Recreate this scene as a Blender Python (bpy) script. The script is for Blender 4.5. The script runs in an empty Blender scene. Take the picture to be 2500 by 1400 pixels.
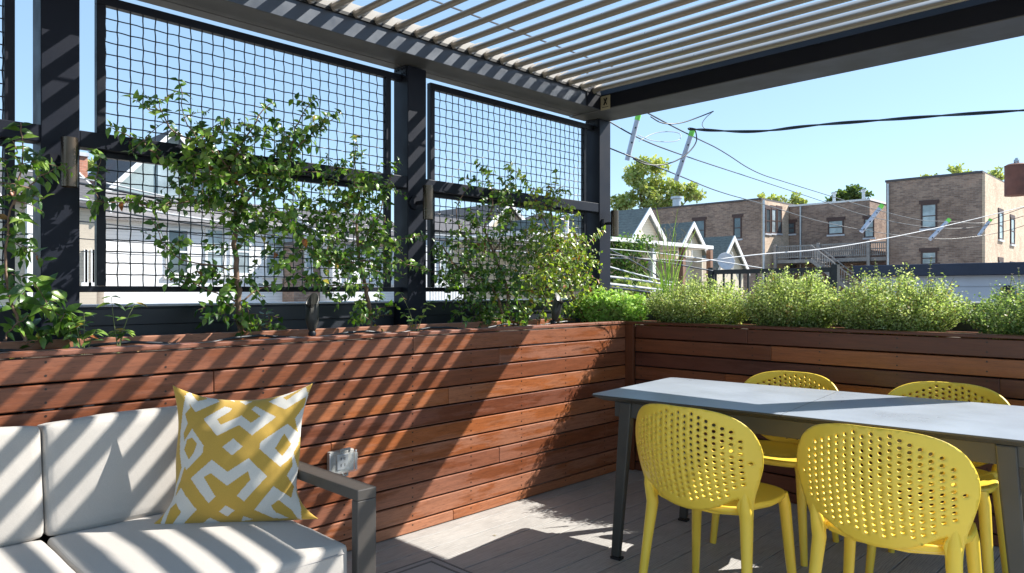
import bpy, math, random
from mathutils import Vector, Matrix, geometry, noise
R = math.radians
random.seed(7)
S = bpy.context.scene
COL = S.collection
# ---------------------------------------------------------------- camera model (used to read sizes off the photo)
TH = R(44.7); CAM = Vector((2.951, -4.128, 1.25)); FPX = 1740.0; CX, CY = 1250.0, 710.0
RV = Vector((math.cos(TH), math.sin(TH), 0)); FV = Vector((-math.sin(TH), math.cos(TH), 0))
def ray(px, py): return FV + RV*((px-CX)/FPX) + Vector((0, 0, 1))*((CY-py)/FPX)
def atx(px, py, x): r = ray(px, py); return CAM + r*((x-CAM.x)/r.x)
def aty(px, py, y): r = ray(px, py); return CAM + r*((y-CAM.y)/r.y)
def atd(px, py, d): return CAM + ray(px, py)*d
# ---------------------------------------------------------------- mesh builder
class MB:
    def __init__(s): s.v = []; s.f = []; s.c = []; s.sm = []
    def add(s, vs, fs, col=None, smooth=False):
        b = len(s.v); s.v += [tuple(p) for p in vs]
        for f in fs: s.f.append([i+b for i in f]); s.c.append(col or (1, 1, 1)); s.sm.append(smooth)
        return s
    def box(s, x0, x1, y0, y1, z0, z1, col=None, M=None):
        vs = [Vector((x, y, z)) for z in (z0, z1) for y in (y0, y1) for x in (x0, x1)]
        if M: vs = [M @ p for p in vs]
        return s.add(vs, [(0,2,3,1),(4,5,7,6),(0,1,5,4),(2,6,7,3),(0,4,6,2),(1,3,7,5)], col)
    def prism(s, poly, a0, a1, ax='x', col=None, smooth=False):
        n = len(poly)
        def P(a, p):
            return {'x': (a, p[0], p[1]), 'y': (p[0], a, p[1]), 'z': (p[0], p[1], a)}[ax]
        vs = [P(a0, p) for p in poly] + [P(a1, p) for p in poly]
        fs = [(i, (i+1) % n, (i+1) % n + n, i+n) for i in range(n)]
        s.add(vs, fs, col, smooth); s.add(vs, [tuple(range(n-1, -1, -1)), tuple(range(n, 2*n))], col)
        return s
    def tube(s, pts, rad, n=6, col=None, cap=True, flat=1.0):
        pts = [Vector(p) for p in pts]; m = len(pts)
        rs = rad if isinstance(rad, (list, tuple)) else [rad]*m
        vs = []; up = Vector((0, 0, 1))
        prev = None
        for i, p in enumerate(pts):
            t = (pts[min(i+1, m-1)] - pts[max(i-1, 0)])
            if t.length < 1e-9: t = Vector((0, 0, 1))
            t.normalize()
            if prev is None:
                a = t.cross(up if abs(t.z) < .95 else Vector((1, 0, 0))).normalized()
            else:
                a = prev - t*prev.dot(t)
                a = a.normalized() if a.length > 1e-6 else t.orthogonal().normalized()
            prev = a; b = t.cross(a)
            for k in range(n):
                an = 2*math.pi*k/n
                vs.append(p + a*math.cos(an)*rs[i] + b*math.sin(an)*rs[i]*flat)
        fs = [(i*n+k, i*n+(k+1) % n, (i+1)*n+(k+1) % n, (i+1)*n+k) for i in range(m-1) for k in range(n)]
        s.add(vs, fs, col, True)
        if cap: s.add(vs, [tuple(range(n-1, -1, -1)), tuple((m-1)*n+k for k in range(n))], col)
        return s
    def cyl(s, c, r, h, n=16, col=None, r2=None, ax=(0, 0, 1)):
        c = Vector(c); a = Vector(ax)
        return s.tube([c, c+a*h], [r, r if r2 is None else r2], n, col)
    def build(s, name, mat, parent=None, bevel=0, M=None, seg=2):
        me = bpy.data.meshes.new(name)
        me.from_pydata(s.v, [], s.f)
        if M: me.transform(M)
        at = me.color_attributes.new('Col', 'FLOAT_COLOR', 'CORNER')
        data = []
        for f, c in zip(s.f, s.c): data += [c[0], c[1], c[2], 1.0]*len(f)
        at.data.foreach_set('color', data)
        me.polygons.foreach_set('use_smooth', s.sm)
        me.materials.append(mat); me.update()
        o = bpy.data.objects.new(name, me); COL.objects.link(o)
        if parent is not None: o.parent = parent
        if bevel:
            b = o.modifiers.new('bevel', 'BEVEL'); b.width = bevel; b.segments = seg; b.limit_method = 'ANGLE'; b.angle_limit = R(40)
            b.harden_normals = False
        return o
def smoothpoly(pts, it=2):
    for _ in range(it):
        q = []
        for i in range(len(pts)-1):
            a, b = Vector(pts[i]), Vector(pts[i+1]); q += [a*.75+b*.25, a*.25+b*.75]
        pts = [Vector(pts[0])]+q+[Vector(pts[-1])]
    return pts
def empty(name, label, cat, loc=(0, 0, 0), rz=0, group=None):
    o = bpy.data.objects.new(name, None); COL.objects.link(o); o.location = loc; o.rotation_euler = (0, 0, rz)
    o['label'] = label; o['category'] = cat
    if group: o['group'] = group
    return o
def tag(o, label=None, cat=None, group=None, kind=None):
    if label: o['label'] = label
    if cat: o['category'] = cat
    if group: o['group'] = group
    if kind: o['kind'] = kind
    return o
def copy_tree(o, parent=None):
    c = o.copy(); COL.objects.link(c); c.parent = parent
    for ch in list(o.children): copy_tree(ch, c)
    return c
# ---------------------------------------------------------------- materials
class NT:
    def __init__(s, name):
        m = bpy.data.materials.new(name); m.use_nodes = True; s.m = m; s.t = m.node_tree; s.n = s.t.nodes; s.l = s.t.links
        s.b = s.n['Principled BSDF']
    def node(s, typ, **kw):
        n = s.n.new(typ)
        for k, v in kw.items():
            if k.startswith('i_'):
                n.inputs[k[2:].replace('_', ' ')].default_value = v
            else: setattr(n, k, v)
        return n
    def link(s, a, b): s.l.new(a, b)
    def coord(s, scale=(1, 1, 1), kind='Object'):
        tc = s.node('ShaderNodeTexCoord'); mp = s.node('ShaderNodeMapping'); mp.inputs['Scale'].default_value = scale
        s.link(tc.outputs[kind], mp.inputs['Vector']); return mp.outputs['Vector']
    def noise(s, vec, scale=5, detail=4, rough=.55, dist=0):
        n = s.node('ShaderNodeTexNoise'); n.inputs['Scale'].default_value = scale; n.inputs['Detail'].default_value = detail
        n.inputs['Roughness'].default_value = rough; n.inputs['Distortion'].default_value = dist
        s.link(vec, n.inputs['Vector']); return n.outputs['Fac']
    def ramp(s, fac, stops):
        r = s.node('ShaderNodeValToRGB'); e = r.color_ramp.elements
        while len(e) < len(stops): e.new(.5)
        for el, (p, c) in zip(e, stops):
            el.position = p; el.color = (c[0], c[1], c[2], 1) if not isinstance(c, (int, float)) else (c, c, c, 1)
        s.link(fac, r.inputs['Fac']); return r.outputs['Color']
    def mix(s, fac, a, b, mode='MIX'):
        n = s.node('ShaderNodeMix', data_type='RGBA', blend_type=mode)
        for sock, v in ((n.inputs[0], fac), (n.inputs[6], a), (n.inputs[7], b)):
            if hasattr(v, 'links') or hasattr(v, 'is_linked'): s.link(v, sock)
            elif isinstance(v, (int, float)): sock.default_value = v
            else: sock.default_value = (v[0], v[1], v[2], 1)
        return n.outputs[2]
    def math(s, op, a, b=None):
        n = s.node('ShaderNodeMath', operation=op)
        for sock, v in ((n.inputs[0], a), (n.inputs[1], b)):
            if v is None: continue
            if hasattr(v, 'is_linked'): s.link(v, sock)
            else: sock.default_value = v
        return n.outputs[0]
    def attr(s): n = s.node('ShaderNodeAttribute'); n.attribute_name = 'Col'; return n
    def bump(s, h, strength=.3, dist=.01):
        b = s.node('ShaderNodeBump'); b.inputs['Strength'].default_value = strength; b.inputs['Distance'].default_value = dist
        s.link(h, b.inputs['Height']); s.link(b.outputs['Normal'], s.b.inputs['Normal']); return b
    def set(s, color=None, rough=None, **kw):
        for k, v in (('Base Color', color), ('Roughness', rough)):
            if v is None: continue
            if hasattr(v, 'is_linked'): s.link(v, s.b.inputs[k])
            elif isinstance(v, (int, float)): s.b.inputs[k].default_value = v
            else: s.b.inputs[k].default_value = (v[0], v[1], v[2], 1)
        for k, v in kw.items(): s.b.inputs[k.replace('_', ' ')].default_value = v
        return s.m
def plain(name, c, rough=.5, var=.12, scale=6, bump=0, bscale=200, metal=0, spec=.5):
    t = NT(name); v = t.coord()
    n = t.noise(v, scale, 5)
    col = t.ramp(n, [(.3, [x*(1-var) for x in c]), (.7, [min(1, x*(1+var)) for x in c])])
    r = t.ramp(t.noise(v, scale*2.3, 4), [(.3, max(0, rough-.08)), (.7, min(1, rough+.08))])
    t.set(col, r, Metallic=metal); t.b.inputs['Specular IOR Level'].default_value = spec
    if bump: t.bump(t.noise(v, bscale, 2), bump, .002)
    return t.m
def wood(name, axis, lo_c=(.060, .016, .010), hi_c=(.38, .120, .030), soft=0):
    t = NT(name); a = t.attr(); sep = t.node('ShaderNodeSeparateColor'); t.link(a.outputs['Color'], sep.inputs[0])
    tc = t.node('ShaderNodeTexCoord'); off = t.node('ShaderNodeVectorMath', operation='ADD')
    cmb = t.node('ShaderNodeCombineXYZ'); sc = t.math('MULTIPLY', sep.outputs[1], 37.0)
    for i in range(3): t.link(sc, cmb.inputs[i])
    t.link(tc.outputs['Object'], off.inputs[0]); t.link(cmb.outputs[0], off.inputs[1])
    mp = t.node('ShaderNodeMapping'); mp.inputs['Scale'].default_value = {'y': (8, .9, 14), 'x': (.9, 8, 14), 'z': (14, 14, .9)}[axis]
    t.link(off.outputs[0], mp.inputs[0])
    g = t.noise(mp.outputs[0], 7, 8, .62, .25)
    mp2 = t.node('ShaderNodeMapping'); mp2.inputs['Scale'].default_value = {'y': (3, 1.0, 7), 'x': (1.0, 3, 7), 'z': (7, 7, 1.0)}[axis]
    t.link(off.outputs[0], mp2.inputs[0])
    p = t.noise(mp2.outputs[0], 1.7, 8, .72, .15)
    base = t.mix(sep.outputs[0], lo_c, hi_c)
    grain = t.ramp(g, [(.25, .62), (.5, .97), (.75, 1.2)])
    c1 = t.mix(1.0, base, grain, 'MULTIPLY')
    wear = t.ramp(p, [(.44, 0.0), (.50, .75), (.66, .95)])
    worn = t.mix(1.0, t.mix(sep.outputs[0], (.27, .105, .072), (.52, .24, .13)), t.ramp(g, [(.3, .72), (.7, 1.12)]), 'MULTIPLY')
    wf = t.math('MULTIPLY', wear, sep.outputs[2])
    c2 = t.mix(wf, c1, worn)
    fine = t.noise(mp.outputs[0], 30, 3, .6)
    c2 = t.mix(t.ramp(fine, [(.30, .75), (.42, 0.0)]), c2, (.07, .022, .014))
    r = t.mix(wf, (.36,)*3, (.6,)*3)
    t.set(c2, None); t.link(r, t.b.inputs['Roughness'])
    t.bump(g, .12, .002)
    return t.m
def leafmat(name, trans=.35, rough=.35, tcol=(1.5, 1.7, .5)):
    t = NT(name); a = t.attr(); v = t.coord()
    n = t.ramp(t.noise(v, 60, 2), [(.3, .8), (.7, 1.2)])
    c = t.mix(1.0, a.outputs['Color'], n, 'MULTIPLY')
    t.set(c, rough)
    tr = t.node('ShaderNodeBsdfTranslucent'); t.link(t.mix(1.0, c, tcol, 'MULTIPLY'), tr.inputs[0])
    mx = t.node('ShaderNodeMixShader'); mx.inputs[0].default_value = trans
    out = t.n['Material Output']; t.link(t.b.outputs[0], mx.inputs[1]); t.link(tr.outputs[0], mx.inputs[2]); t.link(mx.outputs[0], out.inputs[0])
    return t.m
def brickmat(name, c1, c2, mortar, scale=2.9, axis='xz'):
    t = NT(name); tc = t.node('ShaderNodeTexCoord'); sp = t.node('ShaderNodeSeparateXYZ'); cb = t.node('ShaderNodeCombineXYZ')
    t.link(tc.outputs['Object'], sp.inputs[0])
    add = t.math('ADD', sp.outputs[0], sp.outputs[1])
    t.link(add, cb.inputs[0]); t.link(sp.outputs[2], cb.inputs[1])
    b = t.node('ShaderNodeTexBrick'); t.link(cb.outputs[0], b.inputs['Vector'])
    b.inputs['Scale'].default_value = scale; b.inputs['Mortar Size'].default_value = .016; b.inputs['Brick Width'].default_value = .95; b.inputs['Row Height'].default_value = .32
    b.inputs['Color1'].default_value = (*c1, 1); b.inputs['Color2'].default_value = (*c2, 1); b.inputs['Mortar'].default_value = (*mortar, 1)
    n = t.ramp(t.noise(t.coord((1, 1, 1)), .55, 5, .65), [(.3, (.72, .68, .66)), (.55, (1, 1, 1)), (.75, (1.25, 1.15, 1.1))])
    n2 = t.ramp(t.noise(t.coord((1.2, 1.2, 4)), 3.5, 3, .7), [(.3, .78), (.7, 1.25)])
    t.set(t.mix(1.0, t.mix(1.0, b.outputs['Color'], n, 'MULTIPLY'), n2, 'MULTIPLY'), .9); t.bump(b.outputs['Fac'], -.4, .02)
    return t.m
def siding(name, c, pitch=.11):
    t = NT(name); tc = t.node('ShaderNodeTexCoord'); sp = t.node('ShaderNodeSeparateXYZ'); t.link(tc.outputs['Object'], sp.inputs[0])
    fr = t.math('FRACT', t.math('MULTIPLY', sp.outputs[2], 1/pitch))
    line = t.ramp(fr, [(0, .45), (.09, 1.0), (1, .96)])
    n = t.ramp(t.noise(t.coord(), 1.5, 5), [(.3, .9), (.7, 1.05)])
    t.set(t.mix(1.0, t.mix(1.0, c, line, 'MULTIPLY'), n, 'MULTIPLY'), .6); t.bump(fr, .5, .02)
    return t.m
def shingle(name, c):
    t = NT(name); v = t.coord((2.2, 2.2, 7)); n = t.noise(v, 3, 5, .7)
    tc = t.node('ShaderNodeTexCoord'); sp = t.node('ShaderNodeSeparateXYZ'); t.link(tc.outputs['Object'], sp.inputs[0])
    fr = t.math('FRACT', t.math('MULTIPLY', sp.outputs[2], 1/.13))
    col = t.mix(1.0, t.ramp(n, [(.3, [x*.6 for x in c]), (.7, [x*1.35 for x in c])]), t.ramp(fr, [(0, .6), (.15, 1), (1, 1)]), 'MULTIPLY')
    t.set(col, .9); return t.m

M = {}
M['wood_y'] = wood('ipe_wood_y', 'y', (.105, .030, .018), (.46, .145, .042)); M['wood_x'] = wood('ipe_wood_x', 'x'); M['wood_z'] = wood('ipe_wood_z', 'z')
M['post'] = plain('charcoal_powder_coat', (.013, .016, .026), .5, .04, 3, .08, 900, 0, .18)
M['dark'] = plain('dark_metal', (.009, .011, .019), .45, .08, 4, .05, 600, 0, .3)
M['lip'] = plain('grey_gutter_paint', (.10, .115, .14), .38, .04, 3, 0, 200, .5)
M['endrail'] = plain('pale_end_rail', (.42, .40, .37), .5, .05, 3)
M['under'] = plain('grey_soffit_paint', (.10, .098, .097), .5, .08, 2)
M['louver'] = plain('louver_paint', (.42, .375, .32), .33, .03, 2, 0, 200, .35)
M['rubber'] = plain('black_rubber', (.012, .012, .013), .6)
M['screw'] = plain('dark_screw', (.03, .015, .01), .4)
M['parapet'] = plain('parapet_metal', (.028, .032, .042), .4, .15, 2)
M['coping'] = plain('coping_metal', (.55, .56, .6), .35, .1, 3)
M['wire'] = plain('black_wire', (.012, .015, .022), .3)
M['bronze'] = plain('brushed_bronze', (.13, .10, .075), .3, .04, 6, 0, 200, .9)
M['yellow'] = plain('yellow_plastic', (.89, .625, .065), .38, .03, 8, .05, 500)
M['tabletop'] = plain('grey_ceramic_top', (.31, .345, .395), .34, .02, 2)
M['tableframe'] = plain('charcoal_table_frame', (.055, .055, .05), .4, .1, 6)
M['sofametal'] = plain('taupe_aluminium', (.065, .058, .052), .42, .05, 6, .08, 800)
M['clear'] = None
t = NT('clear_plastic'); t.set((.62, .66, .66), .1); t.b.inputs['Alpha'].default_value = .2; M['clear'] = t.m
M['outlet'] = plain('pale_plastic', (.36, .36, .34), .4)
M['soil'] = plain('dark_soil', (.06, .04, .028), .95, .5, 30, 1.0, 60)
M['bark'] = plain('vine_bark', (.20, .125, .085), .8, .35, 40, .6, 120)
M['stem'] = plain('green_stem', (.16, .19, .07), .6)
M['brass'] = plain('beige_plate', (.42, .37, .24), .4)
M['black'] = plain('black_paint', (.01, .01, .01), .5)
M['leaf'] = leafmat('glossy_leaf', .30, .32)
M['herb'] = leafmat('herb_leaf', .45, .5, (1.15, 1.2, .7))
M['far_leaf'] = leafmat('far_foliage', .35, .6, (1.3, 1.4, .6))
M['cable'] = plain('cable_black', (.02, .026, .035), .4)
M['cable_pale'] = plain('cable_pale', (.45, .46, .48), .5)
M['spacer'] = plain('white_spacer', (.50, .54, .64), .5)
M['lime'] = plain('lime_tape', (.25, .75, .1), .5)
M['ground'] = plain('alley_ground', (.16, .15, .13), .9, .35, .6)
M['white_paint'] = plain('white_trim', (.78, .78, .78), .5, .05, 2)
M['cream'] = siding('cream_siding', (.66, .58, .45)); M['white_siding'] = siding('white_siding', (.86, .87, .90), .125)
M['beige_siding'] = siding('beige_siding', (.60, .52, .42)); M['blue_siding'] = siding('blue_siding', (.40, .50, .52), .07)
M['lightblue_siding'] = siding('garage_siding', (.56, .58, .66), .26)
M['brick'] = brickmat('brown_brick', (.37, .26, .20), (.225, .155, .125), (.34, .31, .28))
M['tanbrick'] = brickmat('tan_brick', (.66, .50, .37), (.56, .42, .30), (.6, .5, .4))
M['redbrick'] = brickmat('red_brick', (.55, .25, .17), (.42, .19, .13), (.50, .36, .29))
M['greyroof'] = shingle('grey_shingle', (.20, .19, .19)); M['darkroof'] = shingle('dark_shingle', (.10, .095, .10))
M['greenroof'] = shingle('green_shingle', (.15, .168, .158))
M['glass'] = plain('window_glass', (.10, .13, .15), .08, .3, 1.5, 0, 1, .3)
M['paleglass'] = plain('pale_glass', (.35, .42, .45), .12, .4, 1.2, 0, 1, .1)
M['winframe'] = plain('brown_frame', (.075, .04, .035), .6)
M['navy'] = plain('navy_fascia', (.018, .026, .055), .45)
M['rust'] = plain('rusty_steel', (.16, .06, .04), .7, .3, 4)
M['pole'] = plain('pole_wood', (.20, .12, .08), .9, .3, 8)
M['greywood'] = plain('grey_timber', (.30, .28, .27), .85, .25, 3)
M['brownpost'] = plain('brown_post', (.22, .12, .08), .7)
M['galv'] = plain('galvanised', (.5, .53, .56), .4, .1, 3, 0, 1, .6)
# deck: composite boards with embossed grain
t = NT('composite_deck'); a = t.attr(); sep = t.node('ShaderNodeSeparateColor'); t.link(a.outputs['Color'], sep.inputs[0])
tc = t.node('ShaderNodeTexCoord'); off = t.node('ShaderNodeVectorMath', operation='ADD'); cb = t.node('ShaderNodeCombineXYZ')
t.link(t.math('MULTIPLY', sep.outputs[1], 23), cb.inputs[0]); t.link(t.math('MULTIPLY', sep.outputs[1], 51), cb.inputs[1])
t.link(tc.outputs['Object'], off.inputs[0]); t.link(cb.outputs[0], off.inputs[1])
mp = t.node('ShaderNodeMapping'); mp.inputs['Scale'].default_value = (1, .16, 1); t.link(off.outputs[0], mp.inputs[0])
w = t.node('ShaderNodeTexWave'); w.inputs['Scale'].default_value = 32; w.inputs['Distortion'].default_value = 9; w.inputs['Detail'].default_value = 2.5; w.inputs['Detail Scale'].default_value = 1.1
t.link(mp.outputs[0], w.inputs['Vector'])
n = t.noise(mp.outputs[0], 60, 4)
gr = t.ramp(w.outputs['Fac'], [(.1, .74), (.5, 1.0)])
c = t.mix(1.0, t.mix(sep.outputs[0], (.40, .385, .365), (.46, .445, .42)), gr, 'MULTIPLY')
c = t.mix(1.0, c, t.ramp(n, [(.3, .9), (.7, 1.08)]), 'MULTIPLY')
dirt = t.ramp(t.noise(t.coord(), 2.2, 6, .7), [(.35, .88), (.65, 1.04)])
M['deck'] = t.set(t.mix(1.0, c, dirt, 'MULTIPLY'), .6); t.bump(w.outputs['Fac'], .35, .003)
# fabric
def fabric(name, col, use_attr=False, sc=520):
    t = NT(name); v = t.coord()
    w1 = t.node('ShaderNodeTexWave', bands_direction='X'); w1.inputs['Scale'].default_value = sc/6; w1.inputs['Distortion'].default_value = 1.5; t.link(v, w1.inputs['Vector'])
    w2 = t.node('ShaderNodeTexWave', bands_direction='Z'); w2.inputs['Scale'].default_value = sc/6; w2.inputs['Distortion'].default_value = 1.5; t.link(v, w2.inputs['Vector'])
    h = t.math('ADD', w1.outputs['Fac'], w2.outputs['Fac'])
    n = t.ramp(t.noise(v, 420, 3, .7), [(.3, .90), (.7, 1.07)])
    base = t.attr().outputs['Color'] if use_attr else None
    c = t.mix(1.0, base if use_attr else col, n, 'MULTIPLY')
    t.set(c, .9); t.b.inputs['Sheen Weight'].default_value = .2
    add = t.math('ADD', t.math('MULTIPLY', h, .35), t.math('MULTIPLY', t.noise(v, 9, 2), 1.2))
    t.bump(add, .35, .002); return t.m
M['cushion'] = fabric('light_cushion_fabric', (.44, .41, .375)); M['pillow'] = fabric('linen_pillow', None, True)
M['rug'] = fabric('grey_woven_rug', (.34, .32, .31))
M['rug_edge'] = fabric('rug_binding', (.13, .125, .12))
M['piping'] = fabric('piping', (.33, .31, .30))
# ---------------------------------------------------------------- world, sun, camera
SUN = Vector((-.555, -.98, -1.0)).normalized()
W = bpy.data.worlds.new('World'); S.world = W; W.use_nodes = True
sky = W.node_tree.nodes.new('ShaderNodeTexSky'); sky.sky_type = 'NISHITA'; sky.sun_disc = False
el = math.asin(-SUN.z); sky.sun_elevation = el; sky.sun_rotation = math.atan2(-SUN.x, -SUN.y)
sky.air_density = 1.0; sky.dust_density = .25; sky.ozone_density = 1.9; sky.altitude = 200
bg = W.node_tree.nodes['Background']; mxs = W.node_tree.nodes.new('ShaderNodeMix'); mxs.data_type = 'RGBA'; mxs.inputs[0].default_value = .5; mxs.inputs[7].default_value = (2.35, 3.7, 5.1, 1)
W.node_tree.links.new(sky.outputs[0], mxs.inputs[6]); W.node_tree.links.new(mxs.outputs[2], bg.inputs[0]); bg.inputs[1].default_value = .112
L = bpy.data.lights.new('sun', 'SUN'); L.energy = 5.0; L.angle = R(.34); L.color = (1, .955, .88)
lo = bpy.data.objects.new('sun', L); COL.objects.link(lo); lo.rotation_euler = SUN.to_track_quat('-Z', 'Y').to_euler(); lo.location = (10, 20, 20)
cd = bpy.data.cameras.new('camera'); cam = bpy.data.objects.new('camera', cd); COL.objects.link(cam); S.camera = cam
cam.location = CAM; cam.rotation_euler = (R(90), 0, TH)
cd.sensor_width = 36; cd.lens = FPX/2500*36; cd.clip_start = .05; cd.clip_end = 2000
cd.shift_y = (CY-700)/2500
S.view_settings.view_transform = 'Standard'; S.view_settings.look = 'None'; S.view_settings.exposure = 1.02; S.view_settings.gamma = 1
S.render.resolution_x = 1024; S.render.resolution_y = 573
# ---------------------------------------------------------------- ground + deck
mb = MB(); mb.box(-400, 400, -400, 400, -3.4, -3.05); tag(mb.build('ground', M['ground']), kind='structure')
mb = MB(); rr = random.Random(3); x = .087-.1523
while x < 6.2:
    y = -8 + rr.uniform(0, 2); edges = [-8]
    while y < 0: edges.append(y); y += 3.6
    edges.append(.02)
    for a, b in zip(edges, edges[1:]):
        mb.box(x+.0025, x+.1498, a+.001, b-.001, -.03, 0, (rr.random(), rr.random(), 0))
    x += .1523
dk = mb.build('deck_floor', M['deck'], bevel=.003); tag(dk, kind='structure')
mb = MB(); mb.box(-.745, 6.4, -8, .6, -3.05, -.04); tag(mb.build('deck_base', M['black']), kind='structure')
# small debris on the deck
mb = MB(); rr = random.Random(14)
for i in range(26):
    x, y = rr.uniform(.1, 2.6), rr.uniform(-3.0, -.1); s_ = rr.uniform(.006, .014); a = rr.uniform(0, 6.28); p = Vector((x, y, .004))
    d1 = Vector((math.cos(a), math.sin(a), .15))*s_; d2 = Vector((-math.sin(a), math.cos(a), .25))*s_*.5
    mb.add([p-d1, p+d2, p+d1, p-d2], [(0, 1, 2, 3)], rr.choice([(.2, .12, .06), (.3, .24, .1), (.12, .08, .05)]))
tag(mb.build('fallen_leaves', M['leaf']), 'tiny dry leaves and bits scattered on the grey deck boards', 'leaf litter', kind='stuff')
# ---------------------------------------------------------------- planters
PZ = 1.036; PITCH = .0955
def cladding(axis, a0, a1, tones, joints, seed):
    rr = random.Random(seed); mb = MB(); scr = MB(); z = PZ-.02
    studs = [a0+.05+i*.405 for i in range(int((a1-a0)/.405)+1)]
    for i in range(11):
        z1 = z-.004; z0 = max(z-PITCH+.004, .004)
        if z1 <= z0: break
        js = [a0]+[j for j in joints.get(i, []) if a0 < j < a1]+[a1]
        for k, (p, q) in enumerate(zip(js, js[1:])):
            tn = tones[i % len(tones)][k % len(tones[i % len(tones)])]
            c = (tn, rr.random(), tn_w(i, k, axis, rr))
            if axis == 'y': mb.box(-.022, 0, p+.0008, q-.0008, z0, z1, c)
            else: mb.box(p+.0008, q-.0008, 0, .022, z0, z1, c)
        for s_ in studs:
            for dz in (.02, .068):
                if z-dz-.01 < .01: continue
                if axis == 'y': scr.cyl((-.001, s_, z-dz), .0046, .0016, 8, ax=(1, 0, 0))
                else: scr.cyl((s_, .001, z-dz), .0046, .0016, 8, ax=(0, -1, 0))
        z -= PITCH
    return mb, scr
def tn_w(i, k, axis, rr): return (rr.uniform(.1, .45) if i < 5 and k != 2 else rr.uniform(.35, .85)) if axis == 'y' else rr.uniform(.0, .25)
lt = [(.30, .42), (.26, .30, .38), (.28, .25), (.40, .68, .66), (.16, .2), (.40, .66), (.35, .48, .42), (.26, .3), (.35, .3), (.5, .5), (.7, .7)]
lj = {0: [-1.87], 1: [-2.9, -1.25], 3: [-2.9, -1.63], 5: [-2.35], 6: [-1.87-.5], 7: [-1.25], 8: [-2.9], 10: [-1.6]}
LP = empty('wooden_planter', 'long reddish hardwood planter behind the sofa, holding the climbing shrubs', 'planter', (0, -4, 0))
def P(o, par): o.parent = par; o.matrix_parent_inverse = par.matrix_basis.inverted() if False else Matrix.Translation(-Vector(par.location)); return o
def tab(name, fn, mat, par, **k): pass
mb, scr = cladding('y', -8, -.001, lt, lj, 5)
P(mb.build('board_cladding', M['wood_y'], bevel=.004), LP); P(scr.build('screw_heads', M['screw']), LP)
mb = MB(); rr = random.Random(9)
for a, b in ((-8, -4.3), (-4.3, -1.9), (-1.9, .0)): mb.box(-.062, .006, a+.001, b-.001, PZ-.018, PZ, (rr.uniform(.2, .45), rr.random(), .9))
P(mb.build('top_cap', M['wood_y'], bevel=.003), LP)
mb = MB(); mb.box(-.505, -.465, -8, .0, PZ-.16, PZ+.010, (.55, .3, 1)); mb.box(-.54, -.5055, -8, .0, PZ-.16, PZ-.01, (.15, .6, 1)); P(mb.build('back_board', M['wood_y'], bevel=.003), LP)
mb = MB(); N = 200
vs = [(-.465+.403*j/8, -8+8*i/N, PZ-.045+.022*noise.noise((i*.5, j*.7, 0))) for i in range(N+1) for j in range(9)]
mb.add(vs, [(i*9+j, i*9+j+1, (i+1)*9+j+1, (i+1)*9+j) for i in range(N) for j in range(8)], None, True); P(mb.build('soil', M['soil']), LP)
mb = MB()
pts = [(-.40+.03*math.sin(i*.8), -7.9+i*.12, PZ-.02+.012*math.sin(i*1.3)) for i in range(66)]
mb.tube(pts, .007, 6); P(mb.build('drip_hose', M['cable']), LP)

rt = [(.12, .18), (.30, .75), (.05, .12), (.32, .62), (.06, .1), (.25, .4), (.08, .12), (.3, .22), (.1, .15), (.2, .25), (.15, .1)]
rj = {0: [.9], 1: [1.05], 2: [2.2], 3: [.75, 2.4], 4: [1.4], 5: [1.0], 6: [2.1], 7: [1.3]}
RP = empty('wooden_planter', 'dark reddish hardwood planter across the far end behind the dining table', 'planter', (2, 0, 0))
mb, scr = cladding('x', .072, 6.4, rt, rj, 11)
P(mb.build('board_cladding', M['wood_x'], bevel=.0025), RP); P(scr.build('screw_heads', M['screw']), RP)
mb = MB(); mb.box(.001, .070, -.022, .0, .003, PZ-.019, (.22, .4, .1)); P(mb.build('corner_trim', M['wood_z'], bevel=.002), RP)
mb = MB(); mb.box(.008, 2.6, -.024, .062, PZ-.018, PZ, (.12, .2, .15)); mb.box(2.602, 6.4, -.024, .062, PZ-.018, PZ, (.2, .7, .15)); mb.box(-.06, .0075, .001, .062, PZ-.018, PZ, (.2, .7, .3))
P(mb.build('top_cap', M['wood_x'], bevel=.003), RP)
mb = MB(); mb.box(-.5, 6.4, .42, .46, PZ-.16, PZ-.014, (.3, .3, .6)); P(mb.build('back_board', M['wood_x'], bevel=.003), RP)
mb = MB(); vs = [(-.5+6.9*i/150, .03+.39*j/8, PZ-.05+.03*noise.noise((i*.6, j*.7, 3))) for i in range(151) for j in range(9)]
mb.add(vs, [(i*9+j, i*9+j+1, (i+1)*9+j+1, (i+1)*9+j) for i in range(150) for j in range(8)], None, True); P(mb.build('soil', M['soil']), RP)
# soil bits: leaf litter
mb = MB(); rr = random.Random(4)
for i in range(260):
    x, y = rr.uniform(-.44, -.07), rr.uniform(-4.2, -.1); s_ = rr.uniform(.006, .02); a = rr.uniform(0, 6.28); z = PZ-.035+rr.uniform(0, .02)
    c = rr.choice([(.35, .22, .12), (.5, .38, .25), (.22, .12, .07), (.42, .33, .2)])
    d1 = Vector((math.cos(a), math.sin(a), rr.uniform(-.3, .5)))*s_; d2 = Vector((-math.sin(a), math.cos(a), rr.uniform(-.3, .3)))*s_*.5; p = Vector((x, y, z))
    mb.add([p-d1, p+d2, p+d1, p-d2], [(0, 1, 2, 3)], c)
tag(mb.build('leaf_litter', M['leaf']), 'dry brown leaf litter lying on the soil of the left planter', 'leaf litter', kind='stuff')
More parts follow.
